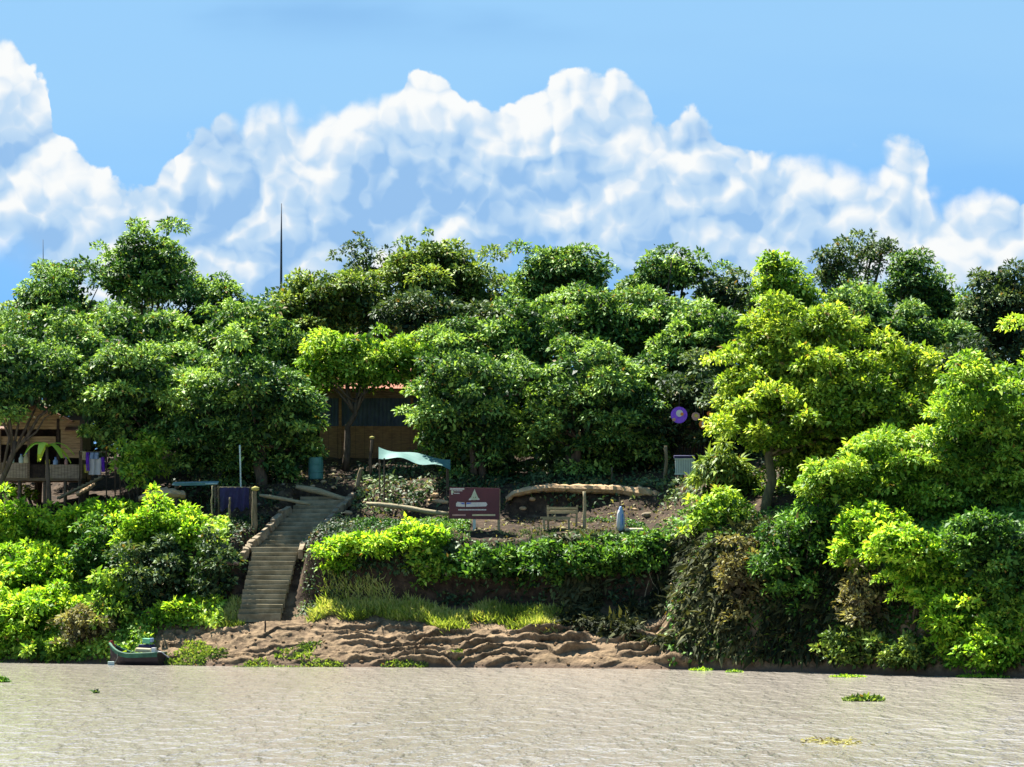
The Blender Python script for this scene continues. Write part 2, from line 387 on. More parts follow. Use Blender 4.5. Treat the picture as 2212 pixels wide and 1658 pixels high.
def terrain(X, Y):
    X = np.asarray(X, float); Y = np.asarray(Y, float); s = Y - shore(X)
    wob = 0.35 * vnoise(X * 0.45, s * 0.3, 1) * smooth01(1, 5, s)
    sw = s + wob
    zc, zl, zr = (np.interp(sw, *p) for p in (PC, PL, PR))
    wl = 1 - smooth01(-17.2, -15.0, X); wr = smooth01(5.5, 8.0, X)
    z = zc * (1 - wl) * (1 - wr) + zl * wl + zr * wr
    z = z + smooth01(3, 7, s) * (0.10 * vnoise(X * 1.1, Y * 1.1, 2) + 0.05 * vnoise(X * 3, Y * 3, 3))
    # slumped layers of the mud foot: low steps running slightly uphill to the right
    mud = smooth01(0.05, 0.4, s) * (1 - smooth01(2.2, 3.0, s)) * (1 - wr * 0.6) * (1 - wl)
    saw, amp = mud_layers(X, s)
    z = z + mud * amp * (np.minimum(saw / 0.2, 1) - saw - 0.2)
    z = z + mud * (0.06 * vnoise(X * 3.5, s * 5, 6) + 0.035 * vnoise(X * 8, s * 9, 7) + 0.02 * vnoise(X * 17, s * 19, 9))
    # step of the upper terrace behind the bench
    z = z + np.maximum(6.98 - z, 0) * smooth01(9.15, 9.45, Y) * smooth01(-0.4, 0.3, X) * (1 - smooth01(6.2, 7.0, X)) * (Y < 14)
    # cut for the stairs
    for a, b in (ST_LOW, ST_UP):
        t = np.clip((Y - a[1]) / (b[1] - a[1]), -0.05, 1.08); xc = a[0] + (b[0] - a[0]) * t; zc_ = a[2] + (b[2] - a[2]) * t
        inside = (1 - smooth01(1.15, 1.7, np.abs(X - xc))) * ((Y > a[1] - 0.3) & (Y < b[1] + 0.5))
        z = z * (1 - inside) + (zc_ - 0.32) * inside
    return z


def PT(u, v, Y):
    """photo position at depth Y -> point in the world"""
    D = CAMD + Y
    return Vector(((u - CU) * D / FU, Y, CAMZ + (HV - v) * D / FU))


def ground(u, v, ymin=-16.0, ymax=70.0):
    """where the line of sight through (u, v) meets the terrain"""
    Y = np.arange(ymin, ymax, 0.04); D = CAMD + Y; X = (u - CU) * D / FU; Z = CAMZ + (HV - v) * D / FU
    hit = np.nonzero(terrain(X, Y) >= Z)[0]
    i = hit[0] if len(hit) else len(Y) - 1
    return Vector((X[i], Y[i], float(terrain(X[i], Y[i]))))


def on_ground(u, Y, dz=0.0):
    X = (u - CU) * (CAMD + Y) / FU
    return Vector((X, Y, float(terrain(X, Y)) + dz))


def build_terrain():
    xs = np.concatenate([np.linspace(-300, -60, 14)[:-1], np.linspace(-60, -24, 70)[:-1], np.linspace(-24, 22, 720)[:-1], np.linspace(22, 60, 70)[:-1], np.linspace(60, 300, 14)])
    ss = np.concatenate([np.linspace(-12, -0.6, 6)[:-1], np.linspace(-0.6, 3.2, 84)[:-1], np.linspace(3.2, 9, 70)[:-1], np.linspace(9, 24, 75)[:-1], np.linspace(24, 80, 40)[:-1], np.linspace(80, 700, 14)])
    X, S = np.meshgrid(xs, ss); Y = S + shore(X)
    Z = terrain(X, Y)
    mud = smooth01(0.02, 0.25, S) * (1 - smooth01(2.2, 2.8, S)) * (1 - smooth01(6.5, 8.0, X)) * smooth01(-17, -15, X)
    saw, amp = mud_layers(X, S); Y = Y - mud * amp * 0.75 * np.clip(1 - np.abs(saw - 0.2) / 0.22, 0, 1)      # lips overhang a little
    V_ = np.stack([X, Y, Z], -1).reshape(-1, 3); nx, ny = len(xs), len(ss)
    i = np.arange(nx * ny).reshape(ny, nx)
    F = np.stack([i[:-1, :-1], i[:-1, 1:], i[1:, 1:], i[1:, :-1]], -1).reshape(-1, 4)
    m = bpy.data.materials.new('bank_soil'); m.use_nodes = True; t = NT(m.node_tree); b = t.n['Principled BSDF']
    co = t.n.new('ShaderNodeTexCoord').outputs['Object']; sp = t.n.new('ShaderNodeSeparateXYZ'); t.l.new(co, sp.inputs[0])
    n1 = t.noise(co, 0.55, 5, 0.6); n2 = t.noise(co, 3.5, 5, 0.65); n3 = t.noise(co, 11, 4, 0.6)
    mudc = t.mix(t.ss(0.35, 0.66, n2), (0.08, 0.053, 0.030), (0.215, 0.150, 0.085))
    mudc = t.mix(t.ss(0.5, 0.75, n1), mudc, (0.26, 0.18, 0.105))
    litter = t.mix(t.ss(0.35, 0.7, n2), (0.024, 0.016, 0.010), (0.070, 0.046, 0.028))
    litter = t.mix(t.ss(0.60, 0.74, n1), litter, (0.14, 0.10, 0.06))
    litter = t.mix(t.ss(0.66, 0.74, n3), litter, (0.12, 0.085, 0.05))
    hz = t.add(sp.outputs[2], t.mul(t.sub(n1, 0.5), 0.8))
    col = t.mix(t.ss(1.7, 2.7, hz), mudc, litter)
    wet = t.ss(0.30, 0.02, sp.outputs[2])
    col = t.mix(wet, col, (0.11, 0.075, 0.05))
    t.l.new(col, b.inputs['Base Color']); b.inputs['Roughness'].default_value = 0.92; b.inputs['Specular IOR Level'].default_value = 0.15
    bp = t.n.new('ShaderNodeBump'); bp.inputs['Strength'].default_value = 0.7; bp.inputs['Distance'].default_value = 0.08
    t.l.new(t.add(n2, t.mul(n3, 0.5)), bp.inputs['Height']); t.l.new(bp.outputs[0], b.inputs['Normal'])
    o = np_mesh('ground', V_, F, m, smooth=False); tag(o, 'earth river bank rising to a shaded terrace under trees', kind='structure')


build_terrain()


def build_water():
    m = bpy.data.materials.new('river_water'); m.use_nodes = True; t = NT(m.node_tree); b = t.n['Principled BSDF']
    co = t.n.new('ShaderNodeTexCoord').outputs['Object']
    mp = t.n.new('ShaderNodeMapping'); t.l.new(co, mp.inputs[0]); mp.inputs['Scale'].default_value = (1.0, 0.24, 1.0)
    n0 = t.noise(mp.outputs[0], 0.10, 3, 0.5); n1 = t.noise(mp.outputs[0], 1.1, 4, 0.62, 0.4); n2 = t.noise(mp.outputs[0], 3.6, 4, 0.6, 0.6); n3 = t.noise(mp.outputs[0], 0.32, 3, 0.55)
    c = t.mix(t.ss(0.3, 0.7, n0), (0.245, 0.218, 0.18), (0.295, 0.265, 0.225))
    t.l.new(c, b.inputs['Base Color'])
    b.inputs['Roughness'].default_value = 0.14; b.inputs['IOR'].default_value = 1.33; b.inputs['Specular IOR Level'].default_value = 0.5
    bp = t.n.new('ShaderNodeBump'); bp.inputs['Strength'].default_value = 1.0; bp.inputs['Distance'].default_value = 0.5
    n4 = t.noise(mp.outputs[0], 2.0, 3, 0.55, 0.3)
    h = t.add(t.add(t.mul(n1, 0.50), t.mul(n2, 0.10)), t.add(t.mul(n3, 0.8), t.mul(t.m('POWER', n4, 2.0), 0.6)))
    t.l.new(h, bp.inputs['Height']); t.l.new(bp.outputs[0], b.inputs['Normal'])
    xs = np.linspace(-400, 400, 41); ys = np.linspace(-260, 45, 31); X, Y = np.meshgrid(xs, ys)
    V_ = np.stack([X, Y, np.zeros_like(X)], -1).reshape(-1, 3); i = np.arange(len(V_)).reshape(len(ys), len(xs))
    F = np.stack([i[:-1, :-1], i[:-1, 1:], i[1:, 1:], i[1:, :-1]], -1).reshape(-1, 4)
    o = np_mesh('water', V_, F, m); tag(o, 'silty beige river water with small ripples', kind='structure')


build_water()


# ------------------------------------------------------------------ foliage
def fib(n, g):
    i = np.arange(n) + 0.5; ph = np.arccos(1 - 2 * i / n); th = math.pi * (1 + 5 ** 0.5) * i + g.uniform(0, 6.28)
    return np.stack([np.cos(th) * np.sin(ph), np.sin(th) * np.sin(ph), np.cos(ph)], -1)


def unit(a): return a / np.maximum(np.linalg.norm(a, axis=-1, keepdims=True), 1e-6)


def leaf_quads(p, a, n, L, W):
    """one folded four-cornered leaf for each row"""
    a = unit(a); s = unit(np.cross(a, n)); n = np.cross(s, a)
    mid = p + a * (L * 0.45)[:, None]
    v = np.stack([p, mid + s * (W / 2)[:, None] + n * (W * 0.22)[:, None], p + a * L[:, None] - n * (L * 0.10)[:, None], mid - s * (W / 2)[:, None] + n * (W * 0.22)[:, None]], 1)
    return v.reshape(-1, 3)


def foliage(lobes, cores, g, leaf=(0.24, 0.10), dens=60, droop=0.5, keep=1.0, upb=0.8, low=-0.12, sprig=0.12, core=1.0):
    """leaves over the upper shells of many small pads (lobes) plus inner leaves (cores) with shade put into a darker tint"""
    C = np.array([l[0] for l in lobes]); R = np.array([l[1] for l in lobes]); nl = len(C)
    n_j = np.maximum(5, (dens * 4 * math.pi * (R.mean(1) ** 2) * 0.62 * keep)).astype(int)
    idx = np.repeat(np.arange(nl), n_j); m = len(idx)
    d = unit(g.normal(0, 1, (m, 3))); flip = d[:, 2] < low; d[flip, 2] *= -1
    p = C[idx] + d * R[idx] * g.uniform(0.62, 1.10, (m, 1))
    a = unit(d * 0.9 + g.normal(0, 0.5, (m, 3))) + np.array([0, 0, -droop]) * (0.4 + 0.6 * (1 - np.maximum(d[:, 2:3], 0)))
    nn = d * 0.55 + g.normal(0, 0.36, (m, 3)) + np.array([0, 0, upb])
    lt = np.clip(g.beta(2.4, 2.2, nl), 0, 1); ti = np.clip(lt[idx] * 0.8 + 0.2 * g.random(m), 0, 1)
    q = int(nl * sprig * 3)
    if q:
        pick = g.integers(0, nl, q); sd = unit(g.normal(0, 1, (q, 3)) * np.array([1, 1, 0.4]) + np.array([0, 0, 0.75])); kk = 9; si = np.repeat(np.arange(q), kk)
        o2 = unit(g.normal(0, 1, (q * kk, 3))); t = g.uniform(0.8, 1.0 + 0.75 * g.random((q, 1))[si], (q * kk, 1))
        p = np.concatenate([p, C[pick][si] + sd[si] * R[pick][si] * t + o2 * leaf[0] * 0.25]); a = np.concatenate([a, sd[si] * 0.5 + o2 + np.array([0, 0, -0.15])])
        nn = np.concatenate([nn, g.normal(0, 0.4, (q * kk, 3)) + np.array([0, 0, upb])]); ti = np.concatenate([ti, np.clip(lt[pick][si] + 0.15, 0, 1)]); m = len(p)
    sz = np.clip(g.lognormal(-0.08, 0.34, m), 0.4, 1.7)
    V_ = [leaf_quads(p, a, nn, leaf[0] * sz, leaf[1] * sz * g.uniform(0.8, 1.25, m))]; rn = [g.random(m)]; tt = [ti]
    if core:
        for c, r in cores:
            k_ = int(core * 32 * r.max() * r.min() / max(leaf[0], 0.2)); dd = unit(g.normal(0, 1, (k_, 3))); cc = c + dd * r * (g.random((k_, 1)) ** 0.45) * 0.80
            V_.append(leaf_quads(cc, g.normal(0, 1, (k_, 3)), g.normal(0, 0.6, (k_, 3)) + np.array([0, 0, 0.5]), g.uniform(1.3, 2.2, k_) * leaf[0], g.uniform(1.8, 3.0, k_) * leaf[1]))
            rn.append(g.random(k_) * 0.4); tt.append(g.random(k_) * 0.35)  # inner leaves tinted darker: crown shade put into the colour
    V_ = np.concatenate(V_); F = np.arange(len(V_)).reshape(-1, 4)
    return V_, F, np.concatenate(rn), np.concatenate(tt)


def lobes_from(masses, Y, g, pad=(0.36, 0.75), cover=1.25, depth=0.9, rag=0.24):
    """masses: (u, v, ru, rv[, dY]) outline ellipses -> many leafy pads over each, and the core ellipsoids"""
    out, cores = [], []
    for ms in masses:
        u, v, ru, rv = ms[:4]; y = Y + (ms[4] if len(ms) > 4 else 0); k_ = (CAMD + y) / FU
        c = np.array(PT(u, v, y)); a = ru * k_; c_ = rv * k_; b_ = depth * (a + c_) / 2
        R = np.array([a, b_, c_]); cores.append((c, R))
        rs = min(1.0, 0.30 + 0.45 * min(a, c_)); r0 = (pad[0] + pad[1]) / 2 * rs
        area = 4 * math.pi * (((a * b_) ** 1.6 + (a * c_) ** 1.6 + (b_ * c_) ** 1.6) / 3) ** (1 / 1.6)
        n = max(9, int(cover * area / (math.pi * r0 * r0)))
        d = unit(fib(n, g) + g.normal(0, 0.22, (n, 3))); ph = g.uniform(0, 30)
        bumpy = 1 + rag * (vnoise(d[:, 0] * 2.2 + ph, d[:, 2] * 2.2 + d[:, 1] * 1.5 + ph, 21)) + rag * 0.5 * g.normal(0, 0.6, n)
        for q in range(n):
            r = g.uniform(*pad) * rs * np.array([1.05, 1.0, 0.78]) * g.uniform(0.75, 1.2, 3)
            t = bumpy[q] * (g.uniform(1.0, 1.22) if g.random() < 0.10 else g.uniform(0.84, 1.04) if g.random() < 0.65 else g.uniform(0.5, 0.84))
            out.append((c + d[q] * np.maximum(R - r * 0.75, R * 0.3) * t, r))
    return out, cores


def limb_pts(a, b, g, n=5, sag=0.12):
    a, b = np.array(a), np.array(b); L = np.linalg.norm(b - a); t = np.linspace(0, 1, n)[:, None]
    w_ = g.normal(0, sag * L / n, (n, 3)); w_[0] = w_[-1] = 0
    return a + (b - a) * t + w_ + np.array([0, 0, 1]) * (np.sin(t * math.pi) * 0.06 * L)


def tree(name, label, cat, Y, masses, base_u, leafm, seed, bark=None, trunk_r=0.17, leaf=(0.185, 0.085), dens=116, pad=(0.36, 0.82), cover=0.62, rag=0.46,
         depth=0.9, keep=1.0, droop=0.5, core=1.0, stems=1, group=None, base_v=None, limbs=6, grow=1.22, sprig=0.12):
    g = np.random.default_rng(seed)
    base = ground(base_u, base_v) if base_v else on_ground(base_u, Y)
    if Y is None: Y = base.y + 0.3
    root = empty(name, base - Vector((0, 0, 0.05)), label, cat, group)
    masses = [(m_[0], m_[1], m_[2] * grow * (0.93 if m_[3] < 0.72 * m_[2] else 1), m_[3] * grow * (1.2 if m_[3] < 0.72 * m_[2] else 1), *m_[4:]) for m_ in masses]
    lobes, cores = lobes_from(masses, Y, g, pad, cover, depth, rag)
    V_, F, rn, ti = foliage(lobes, cores, g, leaf, dens, droop, keep, sprig=sprig, core=core)
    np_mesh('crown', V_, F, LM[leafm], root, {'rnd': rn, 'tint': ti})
    mb = MB(); cs = [c for c, r in cores]; main = cs[0]
    for s_ in range(stems):
        b0 = np.array(base) + (np.array([0, 0, -0.2]) if s_ == 0 else np.array([g.uniform(-0.5, 0.5), g.uniform(-0.3, 0.3), -0.2]))
        fork = b0 + (main - b0) * 0.62 + np.array([g.normal(0, 0.15), 0, 0])
        pts = limb_pts(b0, fork, g, 6, 0.16); mb.tube(pts, np.linspace(trunk_r * 1.15, trunk_r * 0.62, 6), 8)
        for q in g.choice(len(lobes), min(limbs, len(lobes)), False):
            pp = limb_pts(pts[g.integers(3, 6)], lobes[q][0], g, 5); mb.tube(pp, np.linspace(trunk_r * 0.45, 0.02, 5), 5)
        for c2 in cs[1:]:
            pp = limb_pts(pts[4], c2, g, 5); mb.tube(pp, np.linspace(trunk_r * 0.5, 0.05, 5), 6)
    mb.build('trunk', bark or M_BARK, root, smooth=True)
    return root


def shrub(name, label, Y, masses, leafm, seed, leaf=(0.19, 0.092), dens=100, pad=(0.28, 0.60), cover=0.75, rag=0.42, depth=0.8, droop=0.35, cat='shrub', keep=1.0, core=1.0, group=None, upb=0.8, sprig=0.35, grow=1.27):
    g = np.random.default_rng(seed)
    if Y is None: Y = ground(masses[0][0], masses[0][1] + masses[0][3] * 0.55).y
    masses = [(m_[0], m_[1], m_[2] * grow, m_[3] * grow, *m_[4:]) for m_ in masses]
    lobes, cores = lobes_from(masses, Y, g, pad, cover, depth, rag)
    c0 = cores[0][0]; base = Vector((c0[0], c0[1], float(terrain(c0[0], c0[1]))))
    root = empty(name, base, label, cat, group)
    V_, F, rn, ti = foliage(lobes, cores, g, leaf, dens, droop, keep, upb, -0.3, sprig, core)
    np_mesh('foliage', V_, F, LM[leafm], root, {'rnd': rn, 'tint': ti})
    mb = MB()
    for q in range(min(7, len(lobes))):
        e = lobes[q * 3 % len(lobes)][0]; b0 = np.array(base) + np.array([g.uniform(-0.25, 0.25), g.uniform(-0.15, 0.15), -0.1])
        mb.tube(limb_pts(b0, e, g, 5), np.linspace(0.04, 0.012, 5), 5)
    mb.build('stem', M_BARK, root, smooth=True)
    return root


# ---- trees, back row
G_B = 'tall trees along the skyline'; G_M = 'trees of the middle canopy'; G_F = 'rounded trees along the terrace front'
BK = dict(leaf=(0.185, 0.088), dens=96, rag=0.65, cover=0.66, pad=(0.34, 0.85), sprig=0.3)
T = [
    ('broadleaf_tree', 'tree with rounded crown at far left below the thin short mast', 27, [(120, 655, 85, 80), (70, 700, 55, 55)], 120, 'mango', G_B, BK),
    ('broadleaf_tree', 'tallest dome-topped tree on the left of the skyline', 29, [(318, 570, 78, 72), (365, 610, 50, 55), (262, 600, 45, 55)], 318, 'mango', G_B, dict(BK, cover=0.95, core=0.6)),
    ('broadleaf_tree', 'small crown sloping down right beside the tall left dome', 28, [(455, 670, 85, 60), (520, 700, 45, 45)], 455, 'mango', G_B, BK),
    ('broadleaf_tree', 'dark olive crown just right of the tall thin mast', 27, [(670, 665, 95, 65), (760, 650, 90, 65), (640, 710, 70, 60)], 690, 'olive', G_B, BK),
    ('broadleaf_tree', 'spiky tuft of twigs standing above the olive crown', 31, [(775, 565, 36, 36), (815, 580, 32, 30), (790, 630, 50, 50)], 785, 'dusk', G_B, dict(BK, keep=0.7, core=0, cover=0.5, pad=(0.25, 0.5), rag=0.6)),
    ('broadleaf_tree', 'yellow-tinged broad round crown at the middle of the skyline', 28, [(950, 610, 105, 60), (890, 575, 55, 45), (950, 560, 50, 36), (1010, 630, 60, 50)], 930, 'olive', G_B, BK),
    ('broadleaf_tree', 'crown with sky gaps left of the centre right skyline dip', 29, [(1195, 590, 72, 48), (1270, 600, 50, 50), (1150, 640, 55, 45), (1230, 560, 22, 24)], 1200, 'mango', G_B, dict(BK, cover=0.8, core=0.4)),
    ('broadleaf_tree', 'flat-topped small crown right of the skyline dip', 30, [(1440, 602, 72, 40), (1390, 630, 50, 35), (1490, 585, 30, 26)], 1440, 'mango', G_B, dict(BK, keep=0.85)),
    ('broadleaf_tree', 'low rounded greyish crown between two higher skyline crowns', 30, [(1565, 632, 52, 44)], 1565, 'dusk', G_B, dict(BK, keep=0.85)),
    ('broadleaf_tree', 'yellow-green crown behind the large yellow tree', 28, [(1685, 620, 58, 60), (1665, 575, 24, 30), (1730, 660, 50, 45)], 1690, 'fresh', G_B, dict(BK, keep=0.85)),
    ('broadleaf_tree', 'sparse purplish dark tree with sky showing through its branches', 31, [(1850, 560, 75, 40), (1905, 545, 36, 34), (1790, 580, 40, 40), (1800, 625, 45, 30)], 1860, 'dusk', G_B, dict(BK, keep=0.8, core=0, cover=0.42, pad=(0.28, 0.55), rag=0.5)),
    ('broadleaf_tree', 'pointed dark green crown right of the sparse purplish tree', 29, [(1975, 630, 62, 62), (1960, 580, 36, 34), (2020, 660, 45, 55)], 1975, 'mango', G_B, dict(BK, keep=0.85)),
    ('broadleaf_tree', 'dark crown on the skyline at the right edge', 26, [(2165, 640, 75, 62), (2120, 700, 60, 60), (2190, 730, 60, 80)], 2160, 'dusk', G_B, BK),
    # filling the skyline behind
    ('broadleaf_tree', 'low crown closing the skyline at the far left corner', 33, [(30, 740, 120, 60), (150, 740, 90, 60)], 60, 'olive', G_B, BK),
    ('broadleaf_tree', 'shaded crown under the open gap of the tall left dome', 33, [(320, 715, 130, 48)], 320, 'dusk', G_B, BK),
    ('broadleaf_tree', 'low crown in the skyline dip at the foot of the tall mast', 33, [(560, 730, 110, 62)], 560, 'mango', G_B, BK),
    ('broadleaf_tree', 'dark crown closing the canopy behind the yellow-tinged tree', 33, [(830, 720, 150, 70), (1060, 720, 120, 70)], 900, 'dusk', G_B, BK),
    ('broadleaf_tree', 'mid green crown closing the skyline dip right of centre', 33, [(1350, 690, 160, 60), (1190, 700, 110, 60)], 1300, 'olive', G_B, BK),
    ('broadleaf_tree', 'mid green crown under the low greyish skyline crown', 33, [(1600, 710, 150, 62)], 1600, 'mango', G_B, BK),
    ('broadleaf_tree', 'mid green crown under the sparse purplish tree', 33, [(1850, 715, 150, 65), (2050, 730, 110, 70)], 1900, 'mango', G_B, BK),
    # middle canopy
    ('broadleaf_tree', 'leafy crown in the middle canopy at the far left', 21, [(100, 770, 110, 70), (20, 790, 60, 60)], 80, 'mango', G_M, {}),
    ('broadleaf_tree', 'leafy crown filling the gap under the tall left dome', 22, [(285, 750, 120, 62), (370, 740, 70, 50)], 290, 'mango', G_M, {}),
    ('broadleaf_tree', 'leafy crown left of the bright yellow-green crown', 21, [(520, 745, 95, 62), (600, 770, 70, 60), (450, 770, 60, 50)], 540, 'mango', G_M, {}),
    ('broadleaf_tree', 'dark crown below the yellow-tinged skyline tree', 25, [(900, 705, 110, 50), (1010, 720, 70, 45)], 900, 'dusk', G_M, BK),
    ('broadleaf_tree', 'bright yellow-green crown above the blue-walled house', 17.5, [(780, 775, 90, 50), (720, 775, 60, 48), (860, 785, 60, 46), (800, 815, 70, 26), (690, 815, 40, 40)], 745, 'fresh', G_M, dict(base_v=1015, trunk_r=0.15)),
    ('broadleaf_tree', 'broad deep green crown at the centre of the canopy', 19, [(1170, 740, 110, 70), (1080, 750, 70, 50), (1010, 760, 70, 55)], 1150, 'mango', G_M, {}),
    ('broadleaf_tree', 'deep green crown with dark hollows right of canopy centre', 20, [(1330, 720, 100, 65), (1420, 710, 80, 55), (1280, 680, 70, 45)], 1340, 'mango', G_M, {}),
    ('broadleaf_tree', 'green crown touching the yellow tree on its left', 17, [(1480, 790, 80, 90), (1530, 720, 70, 60), (1430, 830, 70, 70)], 1500, 'mango', G_M, {}),
    ('broadleaf_tree', 'green crown between yellow tree and right skyline', 22, [(1930, 740, 110, 70), (1850, 700, 70, 50), (2040, 760, 70, 70)], 1930, 'mango', G_M, {}),
    ('broadleaf_tree', 'dark shaded crown behind the right side of the yellow tree', 17, [(2010, 850, 85, 90), (2060, 820, 60, 70)], 2010, 'dusk', G_M, {}),
    ('broadleaf_tree', 'shaded green crown between the two left front trees', 19, [(170, 800, 90, 70), (400, 830, 70, 70)], 180, 'mango', G_M, {}),
    ('broadleaf_tree', 'shaded green crown behind the dome-shaped front tree', 18, [(940, 800, 70, 50), (1120, 830, 80, 70)], 1100, 'mango', G_M, {}),
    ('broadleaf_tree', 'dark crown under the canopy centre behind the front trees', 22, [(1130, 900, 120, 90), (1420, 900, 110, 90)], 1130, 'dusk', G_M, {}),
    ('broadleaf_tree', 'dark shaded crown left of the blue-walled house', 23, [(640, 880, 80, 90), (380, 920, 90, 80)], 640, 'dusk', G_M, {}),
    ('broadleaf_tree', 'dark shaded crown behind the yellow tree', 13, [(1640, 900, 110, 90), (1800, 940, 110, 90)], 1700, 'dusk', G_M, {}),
    # terrace front
    ('broadleaf_tree', 'front tree shading the stilt house at the left edge', 15.5, [(55, 815, 95, 70), (0, 850, 50, 60), (140, 850, 40, 50)], -20, 'mango', G_F, {}),
    ('broadleaf_tree', 'front tree with slender dark trunk behind the left bank shrubs', 15, [(280, 835, 110, 75), (205, 850, 50, 70, 0.2), (300, 910, 95, 75, 0.9)], 325, 'mango', G_F, dict(base_v=1088, trunk_r=0.13)),
    ('broadleaf_tree', 'dense rounded front tree left of the stair top', 14, [(540, 870, 125, 100), (460, 905, 80, 75), (620, 890, 75, 80), (540, 960, 120, 75, 1.0), (640, 980, 50, 50, 1.0), (440, 975, 60, 50, 1.0)], 560, 'mango', G_F, dict(stems=2)),
    ('broadleaf_tree', 'dense dome-shaped front tree right of the blue-walled house', 13, [(1020, 855, 118, 80), (960, 900, 60, 70, 0.2), (1020, 950, 108, 85, 1.0), (1040, 1000, 85, 48, 1.0)], 1025, 'mango', G_F, dict(stems=2)),
    ('broadleaf_tree', 'wide dense front tree behind the wooden bench', 13, [(1270, 865, 125, 82), (1170, 920, 45, 70, 0.2), (1380, 890, 55, 60, 0.3), (1290, 955, 130, 85, 1.2), (1340, 990, 85, 50, 1.2)], 1225, 'mango', G_F, dict(stems=3)),
    ('broadleaf_tree', 'dark leafy tree behind the white slatted cage', 14, [(1500, 860, 80, 62), (1580, 930, 80, 65), (1420, 930, 50, 60)], 1530, 'dusk', G_F, {}),
]
for i, (nm, lb, Y_, ms, bu, lf, grp, kw) in enumerate(T):
    tree(nm, lb, 'tree', Y_, ms, bu, lf, 100 + i, group=grp, **kw)
# the large yellow-green tree with a leaning trunk
tree('yellow_tree', 'large yellow-green tree with bare leaning trunk on the right bank', 'tree', 4.5,
     [(1710, 800, 130, 95), (1630, 790, 75, 90), (1790, 725, 80, 60), (1690, 730, 80, 55), (1860, 860, 110, 80), (1600, 860, 60, 70), (1955, 795, 70, 60), (1980, 900, 75, 80), (1740, 920, 120, 75), (1650, 905, 70, 60), (1870, 970, 120, 60), (1720, 985, 70, 45), (1690, 900, 110, 70, -1.6), (1800, 890, 100, 80, -1.8), (1770, 820, 90, 60, -1.8), (1900, 900, 90, 70, -1.8)],
     1652, 'yellow', 301, M_BARKY, 0.20, (0.18, 0.09), base_v=1108, rag=0.5, limbs=5, grow=1.16, cover=0.55, dens=110, core=0.5, sprig=0.25)
tree('bank_tree', 'mid green tree leaning over the water at the right edge', 'tree', None, [(2150, 880, 120, 105), (2070, 970, 85, 80), (2190, 1010, 90, 90), (2110, 1060, 80, 60), (2130, 1120, 70, 50, 0.6), (2200, 1110, 60, 60)], 2150, 'fresh', 302, base_v=1105, rag=0.55, sprig=0.3)
tree('bank_tree', 'shaded dark green tree below the yellow tree on the right', 'tree', None, [(1900, 1040, 120, 75), (2000, 1060, 95, 85), (1800, 1045, 75, 60), (1950, 1120, 110, 50)], 1930, 'fresh', 303, base_v=1140, rag=0.5)
tree('bank_tree', 'dark tree overhanging the bank near the right edge', 'tree', -4.0, [(2160, 1180, 90, 95), (2080, 1130, 80, 80), (2190, 1270, 60, 80)], 2150, 'bank', 304, rag=0.5)

